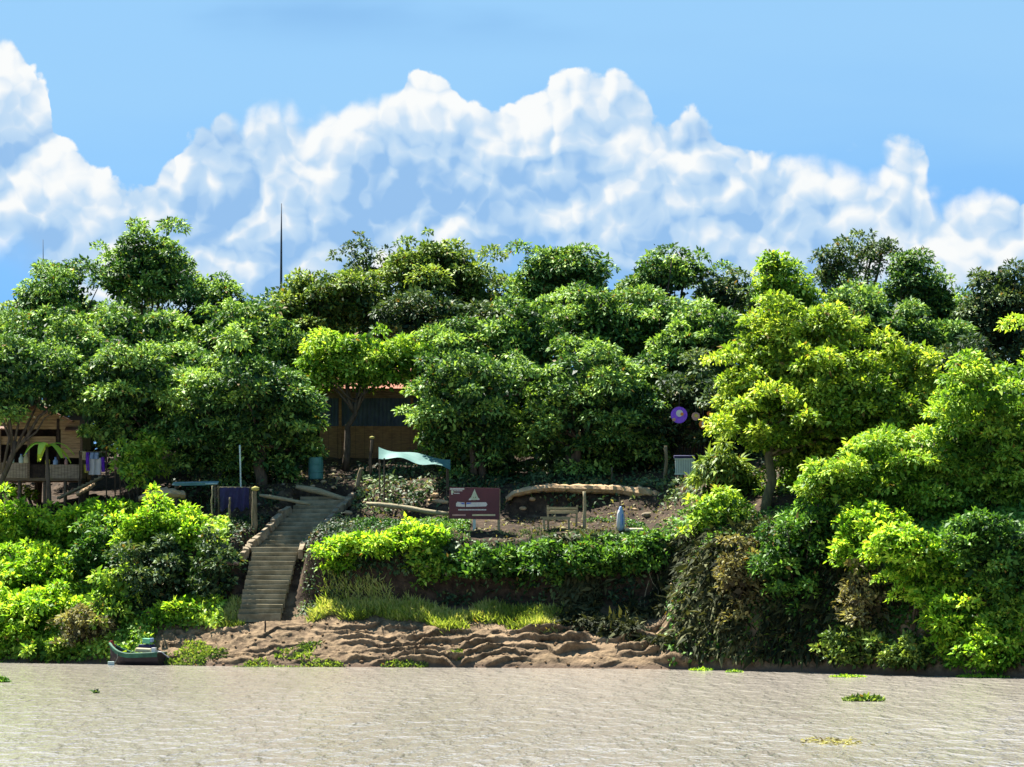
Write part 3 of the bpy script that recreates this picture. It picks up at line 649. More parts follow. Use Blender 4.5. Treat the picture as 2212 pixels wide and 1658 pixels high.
# ---- shrubs on the bank
S_ = [
    ('bright green shrub at the left edge below the stilt house', None, [(50, 1165, 70, 55), (10, 1140, 45, 45)], 'bright', {}),
    ('large yellow-green shrub mass at the far left of the bank', None, [(70, 1255, 110, 65), (160, 1290, 70, 60)], 'bright', {}),
    ('yellow-green shrub at the waterline in the left corner', None, [(60, 1345, 110, 65), (20, 1385, 60, 45)], 'bright', {}),
    ('leafy bright shrub below the slender dark trunk', None, [(240, 1140, 100, 52), (175, 1150, 50, 40)], 'bright', {}),
    ('bright shrub arching over the dark hollow on the left bank', None, [(365, 1150, 75, 55), (420, 1200, 30, 65), (300, 1160, 50, 45)], 'bright', {}),
    ('green shrub in the dip between the left bank shrubs', None, [(215, 1220, 70, 60)], 'bank', {}),
    ('shrub in the hollow left of the lower stairs, shadow put into its dark leaves', None, [(345, 1265, 80, 85)], 'dusk', {}),  # dark leaf colour stands for the shadow under the arching shrub
    ('dark green shrub against the left edge of the stairs', None, [(470, 1250, 42, 70)], 'dusk', {}),
    ('mid green shrub left of the dark hollow', None, [(250, 1320, 55, 70)], 'fresh', {}),
    ('low bright plant mat left of the stair foot', None, [(410, 1325, 68, 24)], 'bright', {}),
    ('dull olive shrub behind the moored boat', None, [(205, 1370, 65, 45)], 'dry', {}),
    ('low green shrub at the waterline left of the boat', None, [(125, 1408, 55, 22)], 'fresh', {}),
    ('yellow-green shrub right of the stairs on the bank lip', None, [(800, 1182, 90, 30), (905, 1172, 60, 34), (735, 1210, 36, 32)], 'bright', {}),
    ('hanging green shrub below the right end of the yellow-green one', None, [(930, 1228, 45, 36)], 'fresh', {}),
    ('mid green shrub below the maroon sign', None, [(1060, 1222, 90, 30), (1140, 1230, 60, 40)], 'bank', {}),
    ('dark green shrub below the wooden bench', None, [(1245, 1218, 90, 40)], 'bank', {}),
    ('dark green shrub below the blue and white sack', None, [(1375, 1205, 85, 36), (1440, 1190, 60, 36)], 'bank', {}),
    ('small bright shrub on the bank lip right of the sack', None, [(1555, 1120, 56, 44)], 'fresh', {}),
    ('olive climbing shrub hanging down the shaded right bank', None, [(1605, 1260, 48, 72)], 'dry', {}),
    ('dark creeper shrub beside the leaning trunk foot', None, [(1730, 1220, 80, 90)], 'bank', dict(keep=0.8)),
    ('yellow-green shrub on the upper right bank', -6.3, [(1890, 1150, 85, 42), (1850, 1190, 45, 40)], 'bright', {}),
    ('bright green shrub cascading down the right bank', -8.6, [(1985, 1205, 85, 52), (2035, 1265, 75, 58), (1940, 1180, 55, 40)], 'bright', {}),
    ('bright green shrub near the waterline on the right', -9.8, [(2065, 1335, 75, 58), (2110, 1395, 70, 48)], 'bright', {}),
    ('bright green shrub in the lower right corner', None, [(2165, 1410, 75, 48)], 'bright', {}),
    ('dry brown shrub inside the right bank greenery', None, [(1885, 1310, 65, 60)], 'dry', dict(keep=0.7)),
    ('olive shrub trailing into the water at right', None, [(1870, 1400, 80, 36)], 'olive', {}),
    ('olive green shrub at the waterline below the cascading shrub', None, [(1980, 1415, 70, 32)], 'olive', {}),
    ('mid green shrub at the foot of the leaning trunk', 5.0, [(1740, 1075, 75, 50)], 'fresh', {}),
    ('shaded green shrub filling the bank right of the leaning trunk', 2.5, [(1840, 1105, 85, 55), (1930, 1120, 60, 45)], 'bank', {}),
    ('mid green shrub above the cascading bright shrub', 0.0, [(2030, 1150, 85, 65)], 'fresh', {}),
    ('dark green shrub in the hollow below the right edge tree', -10.0, [(2150, 1200, 80, 75), (2195, 1270, 60, 70), (2110, 1160, 60, 45)], 'bank', {}),
    ('mid green shrub hanging at the right edge above the corner shrub', -10.8, [(2190, 1340, 60, 50)], 'fresh', {}),
    ('mid green shrub on the terrace right of the leaning trunk', 8.0, [(1770, 1050, 80, 50), (1860, 1060, 70, 50)], 'bank', {}),
    ('leafy green shrub under the right edge tree', 0.5, [(2060, 1085, 90, 60)], 'fresh', {}),
    ('green shrub at the right edge above the dark overhanging tree', -3.0, [(2190, 1080, 70, 70)], 'fresh', {}),
    ('low green shrub on the lip between leaning trunk and upper right bank', None, [(1790, 1150, 60, 40)], 'bank', {}),
    ('tangled olive vines on a stump right of the white cage', 6.0, [(1560, 1040, 45, 55), (1600, 1060, 40, 45)], 'olive', dict(droop=1.3, leaf=(0.34, 0.08))),
    ('small leafy shrub under the front tree left of the stairs', 13.5, [(300, 1005, 45, 45), (330, 975, 30, 30)], 'fresh', dict(keep=0.8)),
]
for i, (lb, Y_, ms, lf, kw) in enumerate(S_):
    shrub('bank_shrub', lb, Y_, ms, lf, 500 + i, group='shrubs on the river bank', **kw)


# ------------------------------------------------------------------ grass, creepers, vines (nobody could count these)
def scatter(n, X0, X1, s0, s1, seed, dens=None):
    g = np.random.default_rng(seed); X = g.uniform(X0, X1, n); s = g.uniform(s0, s1, n); Y = shore(X) + s
    if dens is not None:
        k_ = g.random(n) < dens(X, s, g); X, Y = X[k_], Y[k_]
    return np.stack([X, Y, terrain(X, Y)], -1), g


def blades(name, label, pts, g, m, h=(0.18, 0.5), wdt=0.035, lean=0.5):
    n = len(pts); L = g.uniform(*h, n); a = np.stack([g.normal(0, lean, n), g.normal(-0.1, lean, n), np.ones(n)], -1)
    nn = g.normal(0, 1, (n, 3)) * np.array([1, 1, 0.3]) + np.array([0, 0.0, 0.5])
    V_ = leaf_quads(pts - np.array([0, 0, 0.03]), a, nn, L, np.full(n, wdt)); F = np.arange(len(V_)).reshape(-1, 4)
    o = np_mesh(name, V_, F, m, None, {'rnd': g.random(n), 'tint': np.clip(0.5 + 0.5 * vnoise(pts[:, 0] * 0.7, pts[:, 1] * 1.1, 11) + g.normal(0, .12, n), 0, 1)})
    return tag(o, label, 'grass', kind='stuff')


xu = lambda u, D=153.0: (u - CU) * D / FU
p_, g_ = scatter(32000, xu(650), xu(1225), 1.9, 4.4, 21, lambda X, s, g: smooth01(-0.25, 0.25, vnoise(X * 1.1, s * 1.4, 12) + 0.35 - 1.6 * np.abs(s - 3.2 + 0.35 * vnoise(X * 0.7, X * 0, 19) + 0.06 * (X + 3)) + 0.5) * smooth01(0, 1.2, xu(1225) - X + 0.6 * g.random(len(X))) * smooth01(0, 0.8, X - xu(650)))
blades('grass', 'yellow-green grass strip between the mud foot and the shaded bank face', p_, g_, LM['grass'], (0.10, 0.52), 0.045, 0.7)
p_, g_ = scatter(5000, xu(340), xu(520), 2.3, 3.8, 22)
blades('grass', 'short bright grass left of the stair foot', p_, g_, LM['grass'], (0.12, 0.35))
p_, g_ = scatter(16000, xu(330), xu(1000), 0.0, 1.3, 23, lambda X, s, g: 0.9 * smooth01(0.0, 0.4, vnoise(X * 1.1, s * 1.6, 13) + 0.25 - s * 0.45))
blades('grass', 'sparse low weeds on the mud beside the water', p_, g_, LM['olive'], (0.07, 0.20), 0.07, 1.1)
p_, g_ = scatter(5000, xu(760), xu(1480), 5.2, 6.6, 24, lambda X, s, g: 0.75 * (vnoise(X * 0.9, s * 0.9, 14) > -0.1))
blades('grass', 'dark grass along the terrace lip', p_, g_, LM['dusk'], (0.08, 0.20))


def creeper(name, label, n, X0, X1, s0, s1, seed, lf, leaf=(0.22, 0.11), lift=0.25, dens=None, by_y=False):
    pts, g = scatter(n, X0, X1, s0, s1, seed, dens)
    n = len(pts)
    if by_y: pts[:, 1] -= shore(pts[:, 0]); pts[:, 2] = terrain(pts[:, 0], pts[:, 1])
    pts = pts + np.stack([g.normal(0, 0.05, n), -g.random(n) * lift * 0.6, g.random(n) * lift], -1)
    a = unit(g.normal(0, 1, (n, 3))) + np.array([0, -0.25, -0.45]); nn = g.normal(0, 0.4, (n, 3)) + np.array([0, -0.45, 0.8]); sz = g.uniform(0.7, 1.3, n)
    V_ = leaf_quads(pts, a, nn, leaf[0] * sz, leaf[1] * sz); F = np.arange(len(V_)).reshape(-1, 4)
    tint = np.clip(0.45 + 0.45 * vnoise(pts[:, 0] * 0.9, pts[:, 2] * 1.2, 15) + g.normal(0, .12, n), 0, 1)
    o = np_mesh(name, V_, F, LM[lf], None, {'rnd': g.random(n), 'tint': tint}); return tag(o, label, 'creeper', kind='stuff')


creeper('creeper', 'creepers covering the left bank slope', 26000, -24, xu(470), 0.2, 7.5, 31, 'fresh', lift=0.5, dens=lambda X, s, g: 1.0 * ((s > 2.1) | (X < xu(320))))
creeper('creeper', 'creepers covering the steep right bank', 40000, xu(1440, 150), 22, 0.15, 7.5, 32, 'bank', dens=lambda X, s, g: np.clip(0.10 + 0.3 * (vnoise(X * 0.7, s * 0.8, 16) > 0) + 0.7 * smooth01(10, 13, X), 0, 1))
creeper('creeper', 'dark creepers hanging on the bank face below the hedge', 9000, xu(700), xu(1480), 4.2, 5.4, 33, 'dusk', lift=0.2, dens=lambda X, s, g: 0.15 + 0.6 * (vnoise(X * 0.9, s * 2, 17) > 0.0))
creeper('creeper', 'low weeds beside the stairs', 6000, xu(460), xu(760), 3.2, 9.0, 34, 'dusk', (0.16, 0.08), 0.15,
        dens=lambda X, s, g: 0.9 * ((np.abs(X - np.interp(s + shore(X), [4.8, 7.6, 8.2, 12.6], [-10.2, -9.72, -9.68, -7.75])) > 1.45)))
creeper('terrace_weeds', 'dark low weeds on the terrace between stairs and sign', 9000, xu(755), xu(1010), 5.2, 8.6, 37, 'bank', (0.15, 0.07), 0.16, dens=lambda X, s, g: 0.15 + 0.85 * (vnoise(X * 0.8, s * 0.8, 27) > -0.3))
creeper('terrace_weeds', 'low weeds on the terrace right of the bench', 9000, xu(1270), xu(1560), 4.8, 8.4, 38, 'bank', (0.15, 0.07), 0.16, dens=lambda X, s, g: 0.8 * (vnoise(X * 0.8, s * 0.8, 28) > -0.1))
creeper('slope_weeds', 'dark weeds on the shaded slope under the front trees', 15000, -15, 13, 9.6, 17, 39, 'dusk', (0.22, 0.10), 0.3, dens=lambda X, s, g: (0.1 + 0.8 * (vnoise(X * 0.7, s * 0.6, 29) > -0.15)) * (np.abs(X + 8.3) > 1.6))
creeper('leaf_litter', 'dry leaf litter on the shaded terrace', 16000, -14, 12, 5.5, 18, 35, 'dry', (0.14, 0.08), 0.03, dens=lambda X, s, g: 0.2 + 0.7 * (vnoise(X * 0.6, s * 0.6, 18) > 0.1))
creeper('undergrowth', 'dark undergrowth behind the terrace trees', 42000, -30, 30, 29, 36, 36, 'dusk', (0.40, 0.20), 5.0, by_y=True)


def clods():
    g = np.random.default_rng(43); mb = MB()
    for q in range(220):
        X = g.uniform(xu(335), xu(1420)); s = g.uniform(0.02, 2.6) ** 1.0; Y = float(shore(X)) + s; r = g.uniform(0.025, 0.06) * (1.5 if g.random() < 0.08 else 1)
        mb.rock((X, Y - 0.03, float(terrain(X, Y)) + r * 0.2), (r * 1.4, r, r * 0.7), q, 1)
    tag(mb.build('mud_clods', M_MUDC), 'crumbled clods strewn over the mud foot', 'clods', kind='stuff')


clods()


def scrub():
    n = 46000; g = np.random.default_rng(47); X = g.uniform(xu(1190), xu(1900, 146), n); t = g.random(n); s = 0.25 + 5.0 * t
    lim = np.interp(X, [xu(1190), xu(1400), xu(1480)], [2.6, 1.3, 0.15]); k_ = (s > lim) & (vnoise(X * 1.3, s * 1.1, 25) > -0.55 + 0.3 * g.random(n)); X, s = X[k_], s[k_]; n = len(X); Y = shore(X) + s
    p = np.stack([X, Y - 0.12 * g.random(n), terrain(X, Y) + 0.15 * g.random(n) + 0.05], -1)
    a = np.stack([g.normal(0, 0.45, n), -0.55 + g.normal(0, 0.25, n), -0.55 + g.normal(0, 0.5, n)], -1); nn = g.normal(0, 0.5, (n, 3)) + np.array([0, -0.6, 0.7])
    L = np.clip(g.lognormal(-1.05, 0.4, n), 0.12, 0.8); V_ = leaf_quads(p, a, nn, L, L * g.uniform(0.10, 0.30, n))
    ti = np.clip(0.42 + 0.5 * vnoise(X * 0.8, s * 0.7, 26) + g.normal(0, 0.15, n), 0, 1)
    o = np_mesh('scrub', V_, np.arange(len(V_)).reshape(-1, 4), LM['scrub'], None, {'rnd': g.random(n) * 0.95, 'tint': ti})
    tag(o, 'dark olive scrub and hanging grass covering the steep bank right of centre', 'scrub', kind='stuff')


scrub()


def vines():
    g = np.random.default_rng(41); mb = MB()
    for q in range(130):
        X = g.uniform(xu(1380), xu(1880, 147)); s = g.uniform(3.2, 5.2); Y = float(shore(X)) + s; z = float(terrain(X, Y)) + 0.15
        L = g.uniform(0.6, 2.4); pts = []
        for t in np.linspace(0, 1, 6):
            yy = Y - t * L * 0.55 - 0.12; xx = X + 0.18 * math.sin(t * 4 + q) + t * g.uniform(-0.1, 0.1)
            pts.append((xx, yy, max(z - t * L, float(terrain(xx, yy)) + 0.06)))
        mb.tube(pts, np.linspace(0.016, 0.006, 6), 4, False)
    tag(mb.build('hanging_vines', M_WOODL), 'thin dry vines hanging down the shaded right bank', 'vine', kind='stuff')


vines()


# ------------------------------------------------------------------ stairs
def stairs():
    (ax, ay, az_), (bx, by, bz) = ST_LOW; (cx, cy, cz), (ex, ey, ez) = ST_UP
    root = empty('stairway', (ax, ay, az_ - 0.1), 'weathered concrete stairway climbing the bank in two flights', 'stairway')
    g = np.random.default_rng(5)
    n = 14
    for i in range(n):
        t = i / n; h = (bz - az_) / n; y0 = ay + (by - ay) * t; x = ax + (bx - ax) * t; d = (by - ay) / n + 0.25
        wd = 1.72 + 0.16 * t + g.uniform(-0.02, 0.02)
        MB().box((x + g.uniform(-0.015, 0.015), y0 + d / 2, az_ + h * (i + 0.5) - 0.09), (wd, d, h + 0.16), (0, g.uniform(-0.012, 0.012), g.uniform(-0.02, 0.02)), jit=0.02).build('step', M_CONC, root, bevel=0.012)
    MB().box(((bx + cx) / 2, (by + cy) / 2 + 0.14, bz + 0.07), (1.98, cy - by + 0.42, 0.22), jit=0.01).build('landing', M_CONC, root, bevel=0.015)
    MB().box((bx - 0.005, by + 0.03, bz - 0.17), (1.94, 0.16, 0.38), jit=0.01).build('landing_face', M_CONC, root, bevel=0.012)
    n = 12; yaw = math.atan2(-(ex - cx), ey - cy) * 0.35
    for i in range(n):
        t = i / n; h = (ez - cz) / n; y0 = cy + 0.3 + (ey - cy - 0.3) * t; x = cx + (ex - cx) * t; d = (ey - cy) / n + 0.3
        MB().box((x + g.uniform(-0.05, 0.05), y0 + d / 2, cz + h * (i + 0.5) + g.uniform(-0.012, 0.012)), (2.0 + g.uniform(-0.12, 0.1), d, h + 0.10), (0, g.uniform(-0.012, 0.012), yaw + g.uniform(-0.02, 0.02)), jit=0.02).build('step', M_CONC, root, bevel=0.02)
    # low uneven stone kerbs on both sides of the upper flight and round the landing
    for side in (-1, 1):
        k_ = 9 if side < 0 else 12
        for i in range(k_):
            t = (i + 0.5) / 12; x = cx + (ex - cx) * t + side * 1.10; y = cy - 0.15 + (ey - cy) * t; z = cz + (ez - cz) * t
            MB().box((x, y, z + 0.10 + g.uniform(-0.03, 0.05)), (0.24 + g.uniform(-0.05, 0.05), 0.40 + g.uniform(-0.06, 0.05), 0.34), (0.38, g.uniform(-0.1, 0.1), -0.38 + g.uniform(-0.15, 0.15)), jit=0.035).build('kerb_stone', M_STONE, root, bevel=0.03)
    for i in range(4):
        MB().box((bx - 1.10 - 0.06 * (3 - i), by - 0.42 + 0.30 * i, bz - 0.18 + 0.11 * i), (0.24, 0.32, 0.42), (0.3, 0.1, g.uniform(-0.3, 0.3)), jit=0.04).build('kerb_stone', M_STONE, root, bevel=0.03)
    for i in range(3):
        MB().box((bx + 1.08 + 0.03 * i, by - 0.25 + 0.32 * i, bz - 0.06 + 0.12 * i), (0.22, 0.36, 0.42), (0.35, 0, -0.2), jit=0.04).build('kerb_stone', M_STONE, root, bevel=0.03)
    return root


stairs()


# ------------------------------------------------------------------ sign board
def sign():
    b1 = ground(1024.6, 1147); Y = b1.y; p = lambda u, v, dy=0: PT(u, v, Y + dy)
    root = empty('sign_board', b1, 'maroon sign board with white lettering and pale stupa picture', 'sign')
    c = (p(970, 1054) + p(1079, 1122)) / 2; W = p(1079, 1054).x - p(970, 1054).x; H = p(970, 1054).z - p(970, 1122).z
    board = MB().box(c, (W, 0.04, H), (0, 0.02, 0)).build('board', M_MAROON, root, bevel=0.006)
    for u0, u1, vb, m in ((1021.5, 1027.5, 1150, M_MINT), (1074.5, 1080.5, 1150, M_WOODL)):
        a = p(u0, 1058, 0.05); bb = p(u1, vb, 0.05)
        MB().box(((a.x + bb.x) / 2, Y + 0.05, (a.z + bb.z) / 2), (bb.x - a.x, 0.06, a.z - bb.z), jit=0.004).build('post', m, root)
    MB().box((p(971.5, 1056).x, Y + 0.05, c.z), (0.05, 0.05, H), (0, 0.02, 0)).build('frame_bar', M_WOODD, root)
    f = Y - 0.026; sc = (CAMD + Y) / FU
    def flat(name, poly, m, dy=0.0, th=0.006):
        vs = [PT(u, v, Y) for u, v in poly]; n = len(vs); z_ = f + dy
        mb = MB(); mb.quadmesh([(v.x, z_ - th, v.z) for v in vs] + [(v.x, z_, v.z) for v in vs], [tuple(range(n)), tuple(range(n, 2 * n))[::-1]] + [(i, i + n, (i + 1) % n + n, (i + 1) % n) for i in range(n)])
        return mb.build(name, m, board)
    def r(u0, u1, v0, v1, s=0): return [(u0, v1), (u1, v1 + s), (u1, v0 + s), (u0, v0)]
    # lettering: too blurred in the photograph to spell, its lines and strokes as they show
    flat('top_line', r(972, 1003, 1055.4, 1058.2), M_PRINT)
    flat('lettering_upright', r(974.5, 979.5, 1059.5, 1066), M_PRINTG)
    flat('lettering_upright', r(975, 978, 1066.4, 1069), M_PRINT)
    for u0, u1, v0 in ((981, 999, 1059.6), (980.5, 993, 1065)):
        n = int((u1 - u0) / 2.2)
        for i in range(n):
            a = u0 + (u1 - u0) * i / n
            flat('lettering_mark', r(a, a + (u1 - u0) / n * 0.86, v0 + (i % 3) * 0.25, v0 + 2.1), M_PRINT)
    # stupa: bell body, spire and plinth
    flat('stupa_picture', [(1013, 1079.5), (1024, 1081), (1036, 1079.5), (1035, 1077.5), (1032.5, 1075), (1030, 1069), (1028, 1064.5), (1026.2, 1060), (1025.4, 1056), (1024.2, 1060), (1022, 1064), (1020, 1069), (1017.5, 1074.5), (1014, 1077.5)], M_PRINTG)
    flat('stupa_door', r(1022.5, 1023.6, 1074, 1076), M_MAROON, -0.008); flat('stupa_door', r(1026.5, 1027.8, 1073.5, 1076), M_MAROON, -0.008)
    flat('plinth_corner', [(1012, 1081), (1018, 1081), (1018, 1078), (1014, 1078)], M_PRINT, -0.002); flat('plinth_corner', [(1031, 1081), (1036, 1080), (1035.5, 1077.5), (1031, 1078.5)], M_PRINT, -0.002)
    flat('name_bar', [(985, 1094.5), (1004.5, 1095.5), (1003.5, 1086), (988, 1084.5), (985, 1088)], M_PRINT)
    flat('name_bar', [(1006.5, 1095.5), (1050, 1094.5), (1053, 1090.5), (1050, 1085.5), (1007.5, 1086)], M_PRINT)
    flat('blue_mark', [(998, 1089.5), (1003, 1090), (1003, 1086.8), (994, 1086.6)], M_PRINTB, -0.008); flat('blue_mark', [(1008, 1090), (1016, 1089), (1018, 1086.6), (1008, 1086.6)], M_PRINTB, -0.008)
    for a in np.arange(990, 1048, 3.2): flat('lettering_mark', r(a, a + 2.7, 1100.4, 1103.2), M_PRINT)
    flat('bottom_line', r(977, 1006, 1111.5, 1115), M_PINK); flat('bottom_line', r(1020, 1070, 1111.5, 1115), M_CREAM)


sign()


# ------------------------------------------------------------------ bench
def bench():
    b0 = ground(1205, 1146); Y = b0.y; k_ = (CAMD + Y) / FU; X = lambda u: (u - CU) * k_
    root = empty('wooden_bench', b0, 'pale wooden bench with slatted back on the terrace', 'bench')
    z0 = b0.z; zs = PT(0, 1117, Y).z; x0, x1 = X(1168), X(1236)
    for j in range(3):
        MB().box(((x0 + x1) / 2 + 0.06 * j, Y + 0.02 + 0.15 * j, zs - 0.02), (x1 - x0, 0.13, 0.045), jit=0.006).build('seat_slat', M_WOODL, root)
    yb = Y + 0.50; zb = lambda v: PT(0, v, Y).z
    for v0, v1 in ((1095.5, 1101), (1103.5, 1109.5)):
        MB().box(((X(1182) + X(1248)) / 2, yb, (zb(v0) + zb(v1)) / 2), (X(1248) - X(1182), 0.035, zb(v0) - zb(v1)), jit=0.008).build('back_slat', M_WOODL, root)
    for u in (1184, 1246):
        MB().box((X(u), yb + 0.035, (zb(1094) + z0) / 2), (0.085, 0.05, zb(1094) - z0 + 0.1), (0, 0.05 if u > 1200 else -0.03, 0)).build('leg', M_WOODL, root)
    for u in (1175, 1229):
        MB().box((X(u), Y, (zs + z0) / 2 - 0.08), (0.09, 0.06, zs - z0 + 0.10), jit=0.006).build('leg', M_WOODL, root)
    MB().box(((x0 + x1) / 2, Y - 0.01, zs - 0.085), (x1 - x0 - 0.15, 0.04, 0.07)).build('apron', M_WOODL, root)


bench()


# ------------------------------------------------------------------ posts, rails, logs
def post(name, label, u0, v0, u1, v1, wu, m, cap=None, cat='post', Y=None, seed=0, taper=0.8, group=None):
    """a rough post from foot (u0, v0) up to (u1, v1)"""
    g = np.random.default_rng(seed + 900); b = ground(u0, v0) if Y is None else PT(u0, v0, Y)
    top = PT(u1, v1, b.y); r = wu * (CAMD + b.y) / FU / 2
    root = empty(name, b, label, cat, group)
    pts = limb_pts(b - Vector((0, 0, 0.15)), top, g, 7, 0.0 if taper == 1.0 else 0.08); MB().tube(pts, np.linspace(r, r * taper, 7) * g.uniform(0.9, 1.1, 7), 8).build('shaft', m, root, smooth=True)
    if cap: MB().rock((top.x, top.y, top.z), (r * 1.5, r * 1.4, r * 0.9), seed, 1).build('cap', cap, root, smooth=True)
    return root


post('rustic_post', 'thick grey forked post with yellow lichen top left of the stairs', 548, 1146, 551, 1056, 13, M_BARKP, M_YCAP, seed=1)
post('rustic_post', 'grey post with yellow tip in front of the blue-walled house', 799, 1022, 804, 946, 8, M_BARK, M_YCAP, seed=2, Y=14.0)
post('rustic_post', 'knobbly slim post right of the wooden bench', 1262, 1144, 1262, 1062, 8, M_WOODL, seed=3)
post('rustic_post', 'slim pale trunk-like post left of the white cage', 1439, 1070, 1437, 964, 9, M_BARKP, seed=4, Y=10.5)
post('stake', 'thin stake under the left side of the navy cloth', 458, 1114, 459, 1050, 4, M_WOODL, seed=5, Y=10.5)
post('stake', 'thin stake in front of the navy cloth', 496, 1112, 497, 1075, 5, M_BARKP, seed=6, Y=9.6)
post('pipe_pole', 'thin pale pipe standing behind the navy cloth', 521, 1085, 518, 962, 3.5, M_MINT, seed=7, Y=11.5, cat='pole', taper=1.0)
post('forked_stump', 'pale forked stump at the top right of the stairs', 770, 1078, 781, 1012, 11, M_BARKP, seed=8)
post('mud_stake', 'short dark stake stuck in the mud below the stairs', 573, 1368, 573, 1340, 4, M_WOODD, seed=9, cat='stake')
post('fence_stake', 'thin stake on the ledge beside the middle of the pale ledge', 1322, 1062, 1322, 1010, 4, M_BARKP, seed=10, Y=11.5, cat='stake')
post('fence_stake', 'thin stake on the ledge below the white cage', 1467, 1100, 1465, 1028, 4, M_BARK, seed=12, Y=9.6, cat='stake')


def log(name, label, pix, ru, m, Y=None, seed=0, ends=0.7, cat='log', lift=0.6):
    g = np.random.default_rng(seed + 950); pts = []
    for i, (u, v) in enumerate(pix):
        q = ground(u, v + ru * lift) if Y is None else PT(u, v, Y[i] if hasattr(Y, '__len__') else Y)
        pts.append(Vector(q) + (Vector((0, 0, ru * lift * (CAMD + q.y) / FU)) if Y is None else Vector((0, 0, 0))))
    r = ru * (CAMD + pts[0].y) / FU; fine = []
    for i in range(len(pts) - 1):
        for t in np.linspace(0, 1, 4)[:-1]: fine.append(pts[i].lerp(pts[i + 1], t))
    fine.append(pts[-1]); n = len(fine)
    rad = r * g.uniform(0.85, 1.12, n); rad[0] *= ends; rad[-1] *= ends
    return thing_mesh(name, MB().tube(fine, rad, 9), m, label, cat, smooth=True)


log('log_rail', 'pale log rail slanting down to the right at the stair top', [(640, 1052), (690, 1062), (757, 1083)], 6.5, M_WOODL, Y=[12.5, 12.3, 12.0], seed=1)
log('log_rail', 'long thin log rail running from stair top to the maroon sign', [(792, 1088), (870, 1096), (925, 1106), (968, 1111)], 5.5, M_WOODL, Y=[10.4, 9.8, 9.2, 8.9], seed=2)
log('log_rail', 'short thick pale log end touching the left side of the sign', [(925, 1082), (968, 1086)], 5, M_CLAY_SUN, seed=3)
log('log_rail', 'thin branch lying above the middle of the stairs', [(560, 1070), (610, 1078), (670, 1090)], 4, M_WOODL, Y=[11.3, 11.3, 11.2], seed=4)
log('plank', 'pale plank lying right of the blue and white sack', [(1350, 1146), (1406, 1147)], 5, M_CREAM, seed=5, cat='plank')


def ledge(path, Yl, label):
    """raised earth edge, with patches of sun put into its pale colour"""
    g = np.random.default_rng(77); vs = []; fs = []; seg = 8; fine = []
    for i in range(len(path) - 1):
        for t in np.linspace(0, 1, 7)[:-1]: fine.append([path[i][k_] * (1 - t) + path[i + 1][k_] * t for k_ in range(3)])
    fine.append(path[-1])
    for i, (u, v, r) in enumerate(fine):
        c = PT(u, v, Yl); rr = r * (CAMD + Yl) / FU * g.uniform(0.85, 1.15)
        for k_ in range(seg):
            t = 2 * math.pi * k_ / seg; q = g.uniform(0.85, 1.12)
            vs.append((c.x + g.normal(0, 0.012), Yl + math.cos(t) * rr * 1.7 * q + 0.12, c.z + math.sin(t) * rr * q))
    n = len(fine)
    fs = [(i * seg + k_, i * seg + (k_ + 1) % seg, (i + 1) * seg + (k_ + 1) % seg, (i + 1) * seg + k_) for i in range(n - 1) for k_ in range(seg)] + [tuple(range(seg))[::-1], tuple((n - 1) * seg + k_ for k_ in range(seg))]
    o = MB().quadmesh(vs, fs).build('sun_patch_ledge', M_CLAY_SUN); tag(o, label, kind='structure')


ledge([(1093, 1080, 7), (1110, 1067, 8), (1150, 1058, 8), (1188, 1054, 9), (1230, 1056, 9), (1290, 1057, 10), (1340, 1059, 11), (1380, 1066, 15), (1425, 1072, 12), (1452, 1078, 6)], 9.25, 'curved edge of the upper terrace, sunlight put into its pale colour')
ledge([(335, 1000, 5), (360, 990, 9), (395, 984, 10), (432, 979, 6)], 15.5, 'added pale ridge standing for a sun patch under the left front tree')
ledge([(300, 1078, 6), (330, 1070, 12), (365, 1066, 13), (400, 1070, 7)], 11.8, 'earth bank below the long table, sunlight put into its pale colour')
ledge([(205, 1046, 4), (190, 1056, 6), (165, 1068, 5)], 14.8, 'pale ridge beside the plank ramp, sun patch put into its colour')

stone_spots = [(597, 1096, 9), (752, 1108, 10), (733, 1034, 10), (720, 1018, 9), (700, 1040, 8), (640, 1036, 7), (612, 1046, 6), (668, 1022, 8), (690, 1000, 9), (650, 1004, 8), (755, 1030, 8), (775, 1042, 9), (800, 1040, 12),
               (815, 1058, 9), (835, 1040, 8), (905, 1062, 14), (940, 1070, 10), (585, 1060, 7), (560, 1090, 6), (628, 1080, 7), (1370, 1100, 8), (1395, 1112, 12), (1130, 1100, 10), (1150, 1080, 9), (880, 1050, 8), (720, 1056, 7), (675, 1050, 7)]
for i, (u, v, r) in enumerate(stone_spots):
    r *= 0.72; q = ground(u, v + r * 0.4); k_ = r * (CAMD + q.y) / FU
    thing_mesh('clay_stone', MB().rock((q.x, q.y, q.z + k_ * 0.2), (k_ * 1.15, k_, k_ * 0.7), 60 + i, 2), M_CLAY_SUN if i % 3 else M_STONE, 'pale stone or clod lying on the shaded slope', 'stone', 'pale stones scattered on the slope')
q = ground(500, 1222); thing_mesh('flat_rock', MB().rock((q.x, q.y, q.z + 0.02), (0.34, 0.25, 0.11), 91, 2), M_PINKR, 'flat pinkish rock left of the stair landing', 'rock')


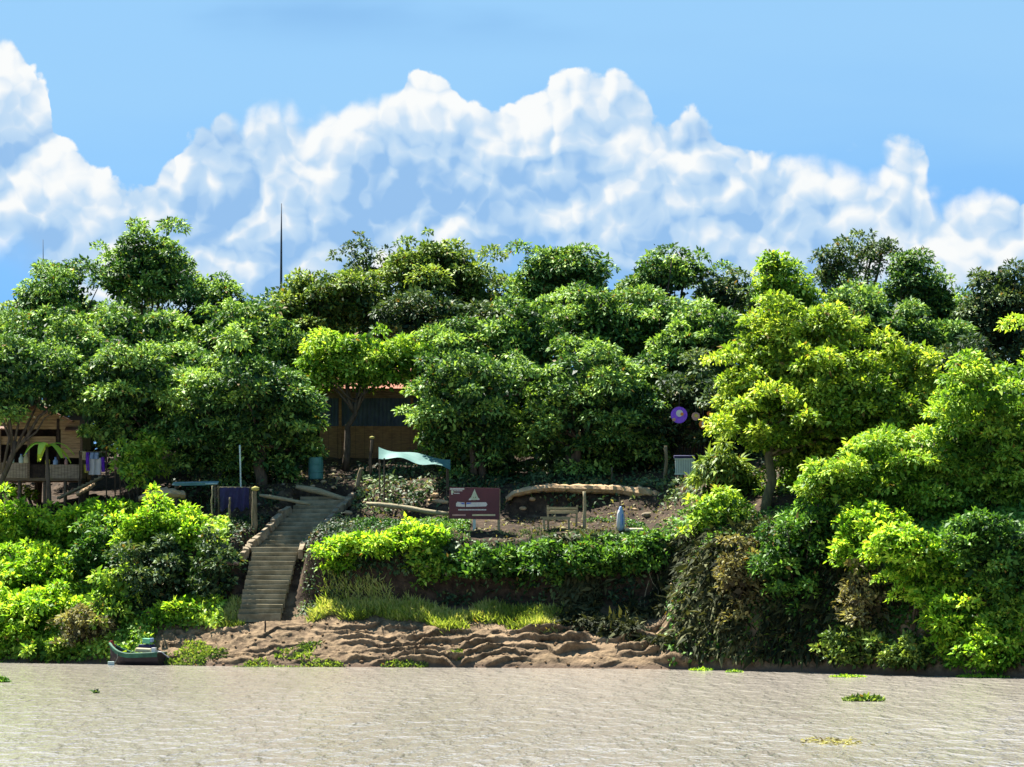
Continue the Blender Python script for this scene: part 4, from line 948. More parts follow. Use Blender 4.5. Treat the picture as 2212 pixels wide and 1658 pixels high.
# ------------------------------------------------------------------ small things on the terrace
def things():
    # navy cloth over a rail
    Y = 10.2; root = empty('cloth_rail', on_ground(506, Y), 'dark navy cloth hung over a low rail left of the stairs', 'cloth')
    g = np.random.default_rng(3); nu, nv = 22, 8; vs = []; fs = []
    for j in range(nv):
        for i in range(nu):
            u = 475 + 63 * i / (nu - 1); v = 1053 + (48 + 5 * math.sin(i * 0.9)) * j / (nv - 1)
            q = PT(u, v, Y + 0.07 * math.sin(i * 1.3 + 0.3 * j) * (0.3 + j / nv)); vs.append(q)
    n = nu * nv; vs += [v + Vector((0, 0.02, 0)) for v in vs]
    for j in range(nv - 1):
        for i in range(nu - 1):
            a = j * nu + i; fs += [(a, a + 1, a + nu + 1, a + nu), (a + n, a + n + nu, a + n + nu + 1, a + n + 1)]
    MB().quadmesh(vs, fs).build('cloth', M_NAVY, root, smooth=True)
    MB().tube([PT(470, 1053, Y + 0.04), PT(545, 1054, Y + 0.04)], 0.03, 6).build('rail', M_WOODL, root)
    for u in (472, 541):
        b = on_ground(u, Y + 0.04); t = PT(u, 1050, Y + 0.04); MB().tube([b - Vector((0, 0, 0.1)), t], 0.035, 6).build('leg', M_BARK, root)
    # turquoise topped table under the left front tree
    Y = 12.5; a = PT(372, 1044, Y); b = PT(470, 1040, Y); root = empty('long_table', on_ground(420, Y + 0.3), 'long low table with turquoise and white sheet top under the left tree', 'table')
    MB().box(((a.x + b.x) / 2, Y + 0.35, a.z), (b.x - a.x, 0.8, 0.06), (0.12, -0.02, 0)).build('table_top', M_TURQW, root, bevel=0.01)
    MB().box((a.x + 0.75, Y - 0.055, a.z - 0.05), (1.3, 0.02, 0.12), (0, -0.02, 0)).build('edge_cloth', M_TURQ, root)
    for x in (a.x + 0.12, b.x - 0.12):
        for y in (Y + 0.05, Y + 0.65):
            zg = float(terrain(x, y)); MB().box((x, y, (zg + a.z) / 2 - 0.06), (0.06, 0.06, a.z - zg + 0.1)).build('leg', M_WOOD, root)
    # blue and white sack on a stake
    b = ground(1341, 1149); k_ = (CAMD + b.y) / FU; root = empty('hanging_sack', b, 'narrow blue and white sack hanging on a stake beside the plank', 'sack')
    z0 = b.z + 0.02; prof = [(0.05, 0), (0.13, 0.06), (0.165, 0.22), (0.16, 0.5), (0.12, 0.78), (0.06, 0.95), (0.035, 1.0)]
    MB().lathe((b.x, b.y, z0), prof, 12).build('sack_body', M_SKYB, root, smooth=True)
    MB().lathe((b.x - 0.075, b.y - 0.07, z0 + 0.06), [(0.03, 0), (0.085, 0.08), (0.095, 0.35), (0.08, 0.62), (0.03, 0.78)], 10).build('white_stripe', M_WHITE, root, smooth=True)
    MB().lathe((b.x + 0.06, b.y - 0.12, z0 + 0.18), [(0.015, 0), (0.04, 0.08), (0.045, 0.3), (0.02, 0.5)], 8).build('blue_stripe', M_BLUE, root, smooth=True)
    MB().tube([(b.x + 0.02, b.y + 0.13, b.z - 0.1), (b.x - 0.02, b.y + 0.12, z0 + 0.75), (b.x - 0.04, b.y + 0.05, z0 + 1.35)], 0.028, 6).build('stake', M_BARK, root)
    # white slatted cage on legs
    Y = 10.0; a = PT(1458, 1026, Y); b = PT(1499, 990, Y); W = b.x - a.x; H = b.z - a.z; root = empty('slatted_cage', on_ground(1480, Y + 0.3), 'small white slatted cage with dark blue lid raised on legs', 'cage')
    for i in range(11): MB().box((a.x + W * (i + 0.5) / 11, Y, (a.z + b.z) / 2), (W / 11 * 0.68, 0.02, H - 0.06)).build('slat', M_MINT, root)
    for i in range(8): MB().box((b.x + 0.012, Y + 0.06 + 0.5 * (i + 0.5) / 8, (a.z + b.z) / 2), (0.02, 0.04, H - 0.06)).build('slat', M_MINT, root)
    for z in (a.z + 0.03, b.z - 0.03): MB().box(((a.x + b.x) / 2, Y - 0.014, z), (W + 0.04, 0.03, 0.06)).build('frame_bar', M_MINT, root)
    for z in (a.z + 0.035, b.z - 0.035): MB().box((b.x + 0.026, Y + 0.29, z), (0.03, 0.56, 0.06)).build('frame_bar', M_MINT, root)
    MB().box(((a.x + b.x) / 2, Y + 0.30, (a.z + b.z) / 2), (W - 0.05, 0.52, H - 0.05)).build('inner_box', M_METAL, root)
    MB().box(((a.x + b.x) / 2, Y + 0.28, b.z + 0.06), (W + 0.06, 0.66, 0.10), (0.06, 0, 0)).build('lid', M_NAVY, root)
    for x in (a.x + 0.05, b.x - 0.05):
        for y in (Y + 0.06, Y + 0.5):
            zg = float(terrain(x, y)); MB().box((x, y, (zg + a.z) / 2 - 0.03), (0.05, 0.05, max(0.1, a.z - zg) + 0.06)).build('leg', M_WOOD, root)
    # glints in the dark foliage, painted as coloured discs on added strings
    def disc(u, v, ru, m1, m2, lb, Y, star=False):
        c = PT(u, v, Y); r = ru * (CAMD + Y) / FU; root = empty('glint_disc', c - Vector((0, 0, r)), lb, 'painted glint')
        def ring(r0, y0, y1, mm, nm, cx=0.0, cz=0.0, seg=18):
            vs = [(c.x + cx + r0 * math.cos(t), c.y + y0, c.z + cz + r0 * math.sin(t)) for t in np.linspace(0, 2 * math.pi, seg, False)]
            vs += [(x, c.y + y1, z) for x, _, z in vs]
            MB().quadmesh(vs, [tuple(range(seg)), tuple(range(seg, 2 * seg))[::-1]] + [(i, i + seg, (i + 1) % seg + seg, (i + 1) % seg) for i in range(seg)]).build(nm, mm, root)
        ring(r, -0.01, 0.02, m1, 'rim'); ring(r * 0.42, -0.022, -0.012, m2, 'glint_centre', r * 0.05, r * 0.2)
        if star: ring(r * 0.22, -0.022, -0.012, M_PINK, 'pink_spot', -r * 0.62, -r * 0.55, 10); ring(r * 0.2, -0.030, -0.023, M_ORNG, 'orange_spot', r * 0.35, r * 0.1, 10)
        MB().tube([c + Vector((0, 0.005, r * 0.9)), c + Vector((0.02, 0.2, r + 0.7))], 0.004, 4).build('string', M_POLE, root)
    disc(1467, 897, 18, M_PURPLE, M_WHITE, 'violet disc with white centre painting a glint in the dark foliage', 11.0, True)
    disc(1503, 900, 9, M_PINK, M_YEL, 'small pink and yellow disc painting a glint right of the violet disc', 11.0)
    disc(1519, 917, 9, M_ORNG, M_WHITE, 'small orange and white disc painting a glint at lower right of the others', 11.0)
    disc(1532, 894, 5, M_ORNG, M_ORNG, 'tiny orange disc painting a glint at upper right of the others', 11.0)
    # turquoise tarpaulin
    Y = 11.6; nu, nv = 24, 7; vs = []; fs = []
    for j in range(nv):
        for i in range(nu):
            t = i / (nu - 1); u = 818 + 155 * t; top = 966 + 26 * t ** 0.8 + 3 * math.sin(t * 9); bot = 988 + 26 * t ** 1.4 + 4 * math.sin(t * 12 + 1)
            v = top + (bot - top) * j / (nv - 1); vs.append(PT(u, v, Y - 0.9 * j / (nv - 1) + 0.05 * math.sin(i * 0.8)))
    n = len(vs); vs += [v + Vector((0, 0.01, -0.015)) for v in vs]
    for j in range(nv - 1):
        for i in range(nu - 1):
            a = j * nu + i; fs += [(a, a + nu, a + nu + 1, a + 1), (a + n, a + n + 1, a + n + nu + 1, a + n + nu)]
    root = empty('tarpaulin', on_ground(890, Y - 0.4), 'pale turquoise tarpaulin stretched low in front of the blue-walled house', 'tarpaulin')
    MB().quadmesh(vs, fs).build('sheet', M_TURQ, root, smooth=True)
    for u, v, yy in ((820, 968, Y), (968, 996, Y), (830, 990, Y - 0.85), (965, 1012, Y - 0.85)):
        t = PT(u, v, yy); gz = float(terrain(t.x, t.y)); MB().tube([(t.x, t.y, gz - 0.1), (t.x, t.y, max(t.z, gz + 0.1))], 0.03, 6).build('support_pole', M_BARK, root)
    b = on_ground(682, 14.8); zt = PT(682, 918, 14.8).z
    MB_ = MB().lathe((b.x, b.y, b.z - 0.02), [(0.30, 0), (0.32, 0.03), (0.32, 0.28), (0.335, 0.31), (0.32, 0.34), (0.32, 0.60), (0.335, 0.63), (0.32, 0.66), (0.31, 0.92), (0.28, 0.95), (0.28, 0.92)], 16)
    thing_mesh('drum', MB_, M_TEAL, 'teal drum in the shade left of the blue-walled house', 'drum', smooth=False)


things()


# ------------------------------------------------------------------ masts
for nm, lb, u, vt, vb, Y, r in (('mast', 'tall thin dark mast rising above the canopy against the cloud', 608, 440, 640, 30, 0.055), ('mast', 'short thin mast above the far left crown', 93, 518, 620, 30, 0.035)):
    t = PT(u, vt, Y); b = PT(u - 2 if u > 300 else u + 3, vb, Y); b.z = float(terrain(b.x, b.y))
    root = empty('mast', b, lb, 'mast', 'masts above the canopy')
    pts = [b.lerp(t, q) for q in np.linspace(0, 1, 8)]; MB().tube(pts, [r * 1.5, r * 1.5, r * 1.4, r * 1.3, r * 1.2, r, r * 0.75, r * 0.3], 8).build('shaft', M_POLE, root, smooth=True)
    MB().lathe((b.x, b.y, b.z - 0.05), [(0.25, 0), (0.25, 0.12), (0.1, 0.16), (0.1, 0.3)], 10).build('foot_plate', M_METAL, root)


# ------------------------------------------------------------------ stilt house at the left
def planks(mbname, root, m, x0, x1, z0, z1, y, n, horizontal=True, th=0.03, gap=0.012):
    g = np.random.default_rng(int(abs(x0 * 100 + z0 * 37)) % 9999)
    for i in range(n):
        if horizontal:
            h = (z1 - z0) / n; MB().box(((x0 + x1) / 2, y + g.uniform(-0.006, 0.006), z0 + h * (i + 0.5)), (x1 - x0, th, h - gap)).build(mbname, m, root)
        else:
            ww = (x1 - x0) / n; MB().box((x0 + ww * (i + 0.5), y + g.uniform(-0.006, 0.006), (z0 + z1) / 2), (ww - gap, th, z1 - z0)).build(mbname, m, root)


def stilt_house():
    Y = 17.0; k_ = (CAMD + Y) / FU; X = lambda u: (u - CU) * k_; Z = lambda v: CAMZ + (HV - v) * k_
    root = empty('stilt_house', on_ground(70, Y + 1.5), 'brown wooden house on stilts under trees at the left edge', 'house')
    xl, xr = X(-70), X(176); D = 4.0
    MB().box(((xl + xr) / 2, Y + D / 2, Z(1036)), (xr - xl, D, 0.12)).build('floor', M_WOOD, root)
    # dark room behind
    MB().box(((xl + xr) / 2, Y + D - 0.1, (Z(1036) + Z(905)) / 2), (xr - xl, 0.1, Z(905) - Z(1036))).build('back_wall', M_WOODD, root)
    for x in (xl + 0.05, xr - 0.05): MB().box((x, Y + D / 2 + 0.1, (Z(1034) + Z(925)) / 2), (0.06, D - 0.3, Z(925) - Z(1034))).build('side_wall', M_WALLB, root)
    planks('parapet_board', root, M_GREYB, X(2), X(62), Z(1033), Z(1000), Y - 0.02, 9, False)
    planks('parapet_board', root, M_GREYB, X(98), X(174), Z(1034), Z(1004), Y - 0.02, 11, False)
    planks('parapet_board', root, M_GREYB, xl, X(-1), Z(1033), Z(1000), Y - 0.02, 9, False)
    planks('parapet_board', root, M_WOODD, X(63), X(97), Z(1033), Z(1004), Y + 0.02, 5, False)
    planks('wall_board', root, M_WALLB, xl, X(120), Z(961), Z(943), Y + 0.02, 3)
    planks('wall_board', root, M_WALLB, X(131), X(176), Z(990), Z(928), Y + 0.02, 6)
    planks('wall_board', root, M_WALLB, xl, X(172), Z(928), Z(908), Y + 0.02, 3)
    MB().box(((X(120) + X(131)) / 2, Y + 0.03, (Z(1034) + Z(905)) / 2), (X(128) - X(122), 0.12, Z(905) - Z(1034))).build('corner_post', M_WOODD, root)
    for u in (0, 62, 176): MB().box((X(u), Y - 0.05, (Z(1034) + Z(920)) / 2), (0.10, 0.10, Z(920) - Z(1034))).build('porch_post', M_WOOD, root)
    # front gable with its boards and roof slopes
    ap = (X(84), Z(876)); gl = (X(20), Z(907)); gr = (X(150), Z(909)); nb = 5
    for i in range(nb):
        t0, t1 = i / nb, (i + 1) / nb; zz0 = gl[1] + (ap[1] - gl[1]) * t0; zz1 = gl[1] + (ap[1] - gl[1]) * t1 - 0.012
        a0 = gl[0] + (ap[0] - gl[0]) * t0; b0 = gr[0] + (ap[0] - gr[0]) * t0; a1 = gl[0] + (ap[0] - gl[0]) * t1; b1 = gr[0] + (ap[0] - gr[0]) * t1
        MB().quadmesh([(a0, Y, zz0), (b0, Y, zz0), (b1, Y, zz1), (a1, Y, zz1), (a0, Y + .03, zz0), (b0, Y + .03, zz0), (b1, Y + .03, zz1), (a1, Y + .03, zz1)], [(0, 1, 2, 3), (7, 6, 5, 4), (0, 4, 5, 1), (1, 5, 6, 2), (2, 6, 7, 3), (3, 7, 4, 0)]).build('gable_board', M_WALLB, root)
    for (x, z), sgn in ((gl, -1), (gr, 1)):
        dx_, dz_ = x - ap[0], z - ap[1]; e = 1.14; L = math.hypot(dx_, dz_) * e; c = (ap[0] + dx_ * e / 2, Y + D / 2 - 0.35, ap[1] + dz_ * e / 2 + 0.03)
        rf = MB().box(c, (L, D + 0.5, 0.05), (0, -math.atan2(dz_, dx_) if sgn > 0 else math.atan2(dz_, -dx_), 0)).build('roof', M_ROOF, root)
    rl = MB().box(((xl + X(10)) / 2 - 0.3, Y + 1.7, Z(897)), (X(10) - xl + 0.8, D + 0.6, 0.06), (0.28, 0, 0)).build('roof', M_ROOF, root)
    rl = MB().box(((X(150) + X(185)) / 2, Y + 1.7, Z(900)), (X(185) - X(150) + 0.3, D + 0.6, 0.06), (0.28, 0, 0)).build('roof', M_ROOF, root)
    for u, yy in ((3, Y + .1), (41, Y + .1), (95, Y + .2), (140, Y + .1), (172, Y + .1), (20, Y + D - .2), (120, Y + D - .2), (168, Y + D - .2), (-50, Y + .1)):
        x = X(u); gz = float(terrain(x, yy)); MB().tube([(x, yy, gz - 0.1), (x, yy, Z(1038))], 0.07, 7).build('stilt', M_WOOD, root, smooth=True)
    # ladder ramp down to the right
    r2 = empty('plank_ramp', on_ground(120, Y - 0.6), 'pale plank ramp leading down from the stilt house porch', 'ramp')
    a = PT(222, 1031, Y - 0.5); b = PT(125, 1078, Y - 0.8)
    for dy in (-0.35, 0.35): MB().tube([a + Vector((0, dy, 0)), b + Vector((0, dy, 0))], 0.05, 6).build('stringer', M_WOODL, r2)
    for i in range(11):
        c = a.lerp(b, (i + 0.5) / 11); MB().box(c + Vector((0, 0, 0.05)), (0.14, 0.8, 0.03)).build('tread', M_WOODL if i < 6 else M_GREYB, r2)
    # laundry line at the right end
    Yl = Y - 0.6; r3 = empty('laundry', on_ground(196, Yl), 'white and violet laundry sheets hung beside the stilt house', 'laundry')
    def cloth(u0, u1, v0, v1, m, nm, y, ph):
        nu, nv = 12, 6; vs = []; fs = []
        for j in range(nv):
            for i in range(nu): vs.append(PT(u0 + (u1 - u0) * i / (nu - 1) + 0.6 * math.sin(j + ph), v0 + (v1 - v0) * j / (nv - 1), y + 0.04 * math.sin(i * 1.1 + ph)))
        n = len(vs); vs += [v + Vector((0, 0.008, 0)) for v in vs]
        for j in range(nv - 1):
            for i in range(nu - 1):
                q = j * nu + i; fs += [(q, q + 1, q + nu + 1, q + nu), (q + n, q + n + nu, q + n + nu + 1, q + n + 1)]
        MB().quadmesh(vs, fs).build(nm, m, r3, smooth=True)
    cloth(192, 218, 990, 1026, M_WHITE, 'white_sheet', Yl, 0); cloth(194, 214, 978, 992, M_SKYB, 'blue_cloth', Yl - 0.06, 1); cloth(178, 186, 976, 994, M_CREAM, 'cream_cloth', Yl - 0.02, 2)
    cloth(186, 193, 978, 1018, M_PURPLE, 'violet_cloth', Yl - 0.08, 3); cloth(219, 226, 988, 1020, M_PURPLE, 'violet_cloth', Yl - 0.03, 4); cloth(181, 190, 1004, 1022, M_YEL, 'yellow_cloth', Yl - 0.05, 5)
    MB().tube([PT(172, 976, Yl), PT(230, 977, Yl)], 0.012, 5).build('line', M_ROPE, r3)
    for u in (172, 230):
        q = on_ground(u, Yl); MB().tube([q - Vector((0, 0, 0.1)), PT(u, 974, Yl)], 0.03, 6).build('pole', M_BARK, r3)
    q = on_ground(251, Yl + 0.3); z0 = PT(251, 1020, Yl + .3).z
    r4 = empty('crate', q, 'small pinkish crate on a stand right of the laundry', 'crate')
    a, b = PT(246, 1014, Yl + .3), PT(261, 990, Yl + .3)
    MB().box(((a.x + b.x) / 2, Yl + 0.45, (a.z + b.z) / 2), (b.x - a.x, 0.3, b.z - a.z)).build('box', M_PINK, r4, bevel=0.01)
    MB().box(((a.x + b.x) / 2, Yl + 0.45, b.z + 0.025), (b.x - a.x + 0.04, 0.34, 0.04)).build('lid', M_WOOD, r4)
    for x in (a.x + 0.04, b.x - 0.04): MB().box((x, Yl + 0.45, (a.z + q.z) / 2 - 0.03), (0.04, 0.2, a.z - q.z + 0.06)).build('leg', M_WOOD, r4)
    # jars and jugs standing on the parapet shelf
    zf = Z(1001)
    for i, (u, h, r, m, lb) in enumerate(((26, .30, .10, M_MINT, 'pale jar at the left on the stilt house parapet'), (46, .36, .11, M_MINT, 'pale green jug second from left on the stilt house parapet'), (57, .40, .13, M_CREAM, 'cream jug left of the dark parapet boards'),
                                       (103, .32, .11, M_YEL, 'yellow jug on the stilt house parapet'), (120, .30, .11, M_SKYB, 'light blue jug on the stilt house parapet'), (143, .28, .08, M_PINK, 'pink bottle at the right of the stilt house parapet'))):
        rt = empty('jug', (X(u), Y - 0.02, zf if u < 60 else Z(1004.5)), lb, 'jug', 'jugs on the stilt house parapet')
        z0 = rt.location.z; MB().lathe((X(u), Y - 0.02, z0), [(r * .8, 0), (r, .03), (r, h * .6), (r * .45, h * .82), (r * .4, h)], 10).build('body', m, rt, smooth=True)
        MB().lathe((X(u), Y - 0.02, z0 + h), [(r * .46, 0), (r * .46, .035)], 8).build('cap', M_BLUE, rt)
    # trough of bright plants seen under the floor
    MB_ = MB().box((X(30), Y - 0.6, float(terrain(X(30), Y - 0.6)) + 0.3), (0.05, 0.05, 0.05))
    return root


stilt_house()
shrub('potted_plants', 'bright green leaves showing below the stilt house floor, left bunch', 19.5, [(25, 1068, 15, 13)], 'bright', 801, leaf=(0.16, 0.08), depth=0.6, cat='plant')
shrub('potted_plants', 'bright green leaves showing below the stilt house floor, right bunch', 19.5, [(62, 1068, 18, 13)], 'bright', 802, leaf=(0.16, 0.08), depth=0.6, cat='plant')


def banana(u, vb, Y, hv, label, seed, n=7):
    g = np.random.default_rng(seed); b = on_ground(u, Y); top = PT(u - 4, hv, Y); root = empty('banana_plant', b, label, 'plant')
    MB().tube([b - Vector((0, 0, .1)), b.lerp(top, 0.5) + Vector((0.05, 0, 0)), top], [0.14, 0.11, 0.06], 8).build('stem', M_BARK, root, smooth=True)
    for i in range(n):
        a0 = 2 * math.pi * i / n + g.uniform(-.3, .3); L = g.uniform(0.9, 1.5); pts = []; up = g.uniform(0.5, 1.1)
        d = Vector((math.cos(a0), math.sin(a0) * 0.8, 0))
        for t in np.linspace(0, 1, 8): pts.append(top + d * (L * t) + Vector((0, 0, up * t - 1.3 * t * t)))
        sd = d.cross(Vector((0, 0, 1))).normalized(); vs = []; fs = []
        for j, p in enumerate(pts):
            ww = 0.17 * math.sin(math.pi * min(1, (j + 0.6) / 8.2)) ** 0.7; vs += [p + sd * ww - Vector((0, 0, .04)), p, p - sd * ww - Vector((0, 0, .04))]
        for j in range(7): fs += [(3 * j, 3 * j + 1, 3 * j + 4, 3 * j + 3), (3 * j + 1, 3 * j + 2, 3 * j + 5, 3 * j + 4)]
        o = MB().quadmesh(vs, fs).build('leaf', LM['fresh'], root, smooth=True)
        for an, vv in (('rnd', g.uniform(0.3, 1)), ('tint', g.uniform(0.3, 0.9))):
            at = o.data.attributes.new(an, 'FLOAT', 'FACE'); at.data.foreach_set('value', [vv] * len(o.data.polygons))
    return root


banana(105, 1105, 14.5, 965, 'broad-leaved banana plant in front of the stilt house', 71)


# ------------------------------------------------------------------ blue-walled house, hut and fence behind
def blue_house():
    Y = 20.0; k_ = (CAMD + Y) / FU; X = lambda u: (u - CU) * k_; Z = lambda v: CAMZ + (HV - v) * k_
    root = empty('blue_walled_house', on_ground(810, Y + 2), 'house with dark blue upper wall and orange-brown lower wall', 'house')
    xl, xr = X(690), X(925); D = 4.5; gz = min(float(terrain(x, Y)) for x in (xl, xr)) - 0.3
    MB().box(((xl + xr) / 2, Y + D / 2 + 0.1, (gz + Z(850)) / 2), (xr - xl - 0.1, D - 0.1, Z(850) - gz)).build('wall_core', M_WOODD, root)
    planks('lower_board', root, M_ORANGE, xl, xr, min(Z(975), float(terrain((xl + xr) / 2, Y))), Z(920), Y, 12, False)
    nsh = 9
    for i in range(nsh):
        x0 = xl + (xr - xl) * i / nsh; x1 = xl + (xr - xl) * (i + 1) / nsh; vs = []; fs = []; n = 13
        for j in range(n):
            x = x0 + (x1 - x0 - 0.008) * j / (n - 1); y = Y - 0.03 + 0.018 * math.cos(j * math.pi / 2); vs += [(x, y, Z(921)), (x, y, Z(860))]
        vs += [(x, y + 0.015, z) for x, y, z in vs]; q = 2 * n
        for j in range(n - 1): fs += [(2 * j, 2 * j + 2, 2 * j + 3, 2 * j + 1), (q + 2 * j, q + 2 * j + 1, q + 2 * j + 3, q + 2 * j + 2)]
        MB().quadmesh(vs, fs).build('blue_sheet', M_BLUEW, root)
    planks('eave_board', root, M_WOOD, xl - 0.3, xr + 0.3, Z(861), Z(838), Y - 0.06, 2)
    for u in (735, 890): MB().box((X(u), Y - 0.08, (gz + Z(861)) / 2), (0.12, 0.1, Z(861) - gz)).build('post', M_ORANGE, root)
    # tiled roof: rows of tiles on the slope facing the river, plain slope behind
    e0 = Vector((xl - 0.5, Y - 0.7, Z(842))); r0 = Vector((xl - 0.5, Y + D / 2, Z(780))); Wd = xr - xl + 1.0; nr, nc = 9, 22; sl = r0 - e0
    ang = math.atan2(sl.z, sl.y)
    for sgn in (1, -1):
        c = (e0 + r0) / 2 + Vector((Wd / 2, 0, -0.06)); c.y = (e0.y + r0.y) / 2 if sgn > 0 else 2 * r0.y - (e0.y + r0.y) / 2
        rf = MB().box(c, (Wd, sl.length, 0.06), (ang * sgn, 0, 0)).build('roof', M_ROOF if sgn > 0 else M_TERRA, root)
        if sgn > 0: front = rf
    tm = MB().box((0, 0, 0), (Wd / nc * 0.97, sl.length / nr * 1.08, 0.03), (ang + 0.05, 0, 0)).build('tile', M_TERRA, front); tm.location = (0, 0, 0); first = True
    off = origin_of(front)
    # the tile prototype was built about the world origin: recentre it, then copy
    me = tm.data; sh = Vector((0, 0, 0)) - off
    for v in me.vertices: v.co -= sh
    for i in range(nr):
        for j in range(nc):
            p = e0 + sl * ((i + 0.5) / nr) + Vector((Wd * (j + 0.5) / nc, 0, 0.0)) + Vector((0, -math.sin(ang), math.cos(ang))) * 0.0 + Vector((0, 0, 0.02))
            o = tm if first else tm.copy()
            if not first: COL.objects.link(o); o.parent = front
            first = False; o.location = p - off
    MB().tube([(xl - 0.5, Y + D / 2, Z(780) + 0.03), (xr + 0.5, Y + D / 2, Z(780) + 0.03)], 0.10, 8).build('ridge', M_TERRA, root)
    return root


blue_house()


def bamboo_fence():
    Y = 15.0; root = empty('bamboo_fence', on_ground(1490, Y), 'dark upright pole fence behind the white slatted cage', 'fence')
    g = np.random.default_rng(8)
    for i in range(26):
        u = 1425 + 145 * i / 25; b = on_ground(u, Y); t = PT(u + g.uniform(-1, 1), 925 + g.uniform(-8, 8), Y)
        MB().tube([b - Vector((0, 0, 0.1)), t], g.uniform(0.03, 0.045), 6).build('pole', M_WOOD if i % 4 else M_BARKP, root)
    for v in (950, 1000): MB().tube([PT(1422, v, Y - 0.06), PT(1574, v + 3, Y - 0.06)], 0.03, 6).build('rail', M_WOOD, root)


bamboo_fence()


def hut():
    Y = 12.5; k_ = (CAMD + Y) / FU; X = lambda u: (u - CU) * k_; Z = lambda v: CAMZ + (HV - v) * k_
    root = empty('wooden_hut', on_ground(1640, Y + 1), 'dark brown plank hut behind the leaning trunk', 'hut')
    gz = float(terrain(X(1640), Y)) - 0.3; planks('wall_board', root, M_WOODD, X(1590), X(1700), gz, Z(1005), Y, 12, False)
    for u in (1590, 1700): MB().box((X(u), Y + 1, (gz + Z(1005)) / 2), (0.06, 1.9, Z(1005) - gz)).build('side_wall', M_WOODD, root)
    MB().box((X(1645), Y + 0.9, Z(998)), (X(1712) - X(1578), 2.6, 0.06), (0.18, 0, 0)).build('roof', M_WOOD, root)
    for u in (1600, 1622): MB().box((X(u), Y - 0.12, (gz + Z(1030)) / 2), (0.06, 0.06, Z(1030) - gz)).build('post', M_BARKP, root)


hut()


# ------------------------------------------------------------------ moored boat
def boat():
    c = PT(272, 1430, 0); X0 = c.x; Yb = float(shore(X0)) - 0.35; root = empty('wooden_boat', (X0, Yb, 0), 'small dark wooden boat with green gunwale moored at the left bank', 'boat')
    yaw = math.radians(-24); L, Bm = 2.35, 0.95
    def W_(l, b_, z): return Vector((X0 + l * math.cos(yaw) - b_ * math.sin(yaw), Yb + l * math.sin(yaw) + b_ * math.cos(yaw), z))
    n = 13; ts = np.linspace(-1, 1, n); vs = []; fs = []; gun = {-1: [], 1: []}
    for t in ts:   # bow at t = -1 (left), stern at +1
        wd = Bm / 2 * (1 - max(0, -t - 0.05) ** 2.2 * 1.02) * (1 - 0.22 * max(0, t) ** 2); sheer = 0.46 + 0.42 * max(0, -t) ** 2.2 + 0.05 * max(0, t); keel = -0.12 + 0.30 * max(0, -t) ** 3
        wd = max(wd, 0.03)
        for fb, fz in ((-1, 1), (-0.86, 0.45), (-0.45, 0.08), (0, 0), (0.45, 0.08), (0.86, 0.45), (1, 1)):
            vs.append(W_(t * L / 2, fb * wd, keel + (sheer - keel) * fz))
        for s_ in (-1, 1): gun[s_].append(W_(t * L / 2, s_ * wd, sheer + 0.0))
    for i in range(n - 1):
        for j in range(6): fs.append((i * 7 + j, i * 7 + j + 1, (i + 1) * 7 + j + 1, (i + 1) * 7 + j))
    fs += [tuple((n - 1) * 7 + j for j in range(7))]
    h = MB().quadmesh(vs, fs).build('hull', M_HULL, root, smooth=False); so = h.modifiers.new('thick', 'SOLIDIFY'); so.thickness = 0.03
    for s_ in (-1, 1): MB().tube([p + Vector((0, 0, -0.02)) for p in gun[s_]], [0.055] * n, 6).build('gunwale', M_GREENP, root, smooth=True)
    # wide green strake on the near side
    for i in range(2, n - 1):
        pass
    st = []; sf = []
    for i, p in enumerate(gun[-1]): st += [p + Vector((0, -0.035, -0.02)), p + Vector((0, -0.045, -0.17))]
    m0 = len(st); st += [p + Vector((0, 0.02, 0)) for p in st]
    for i in range(n - 1): sf += [(2 * i, 2 * i + 1, 2 * i + 3, 2 * i + 2), (m0 + 2 * i, m0 + 2 * i + 2, m0 + 2 * i + 3, m0 + 2 * i + 1)]
    MB().quadmesh(st, sf).build('green_strake', M_GREENP, root)
    MB().box(W_(-L / 2 * 0.93, 0, 0.80), (0.16, 0.12, 0.34), (0, -0.5, yaw)).build('bow_tip', M_RED, root, bevel=0.02)
    for t in (-0.45, 0.0): MB().box(W_(t * L / 2, 0, 0.33), (0.16, Bm * 0.9, 0.03), (0, 0, yaw)).build('thwart', M_WOOD, root)
    MB().box(W_(0.42, 0.05, 0.60), (0.78, 0.52, 0.17), (0, 0.03, yaw), 0.92).build('engine_cover', M_CREAM, root, bevel=0.05)
    MB().box(W_(0.42, 0.12, 0.76), (0.66, 0.40, 0.14), (0, 0, yaw), 0.85).build('dark_case', M_NAVY, root, bevel=0.03)
    ft = MB().box(W_(0.46, 0.12, 0.96), (0.34, 0.28, 0.22), (0, 0.05, yaw)).build('fuel_tank', M_GRNBOX, root, bevel=0.03)
    MB().box(W_(0.66, 0.12, 1.00), (0.08, 0.2, 0.16), (0, 0.05, yaw)).build('tank_cap', M_SKYB, ft, bevel=0.015)
    MB().tube([W_(0.80, 0, 0.58), W_(1.15, 0.02, 0.52), W_(1.5, 0.04, 0.30)], [0.03, 0.028, 0.02], 7).build('shaft', M_METAL, root)
    MB().box(W_(0.95, -0.22, 0.60), (0.18, 0.14, 0.22), (0, 0, yaw)).build('white_can', M_WHITE, root, bevel=0.02)
    rp = [W_(-0.62, -0.42, 0.46), W_(-0.58, -0.47, 0.30), W_(-0.66, -0.52, 0.12), W_(-0.70, -0.60, 0.02)]
    MB().tube(rp, 0.014, 5).build('rope', M_ROPE, root)
    f = W_(-0.70, -0.62, 0.0)
    fo = MB().box((f.x - 0.08, f.y, 0.06), (0.26, 0.2, 0.17), (0, 0, 0.1)); thing_mesh('float_block', fo, M_MINT, 'pale blue-green foam float beside the boat', 'float', bevel=0.02)


boat()


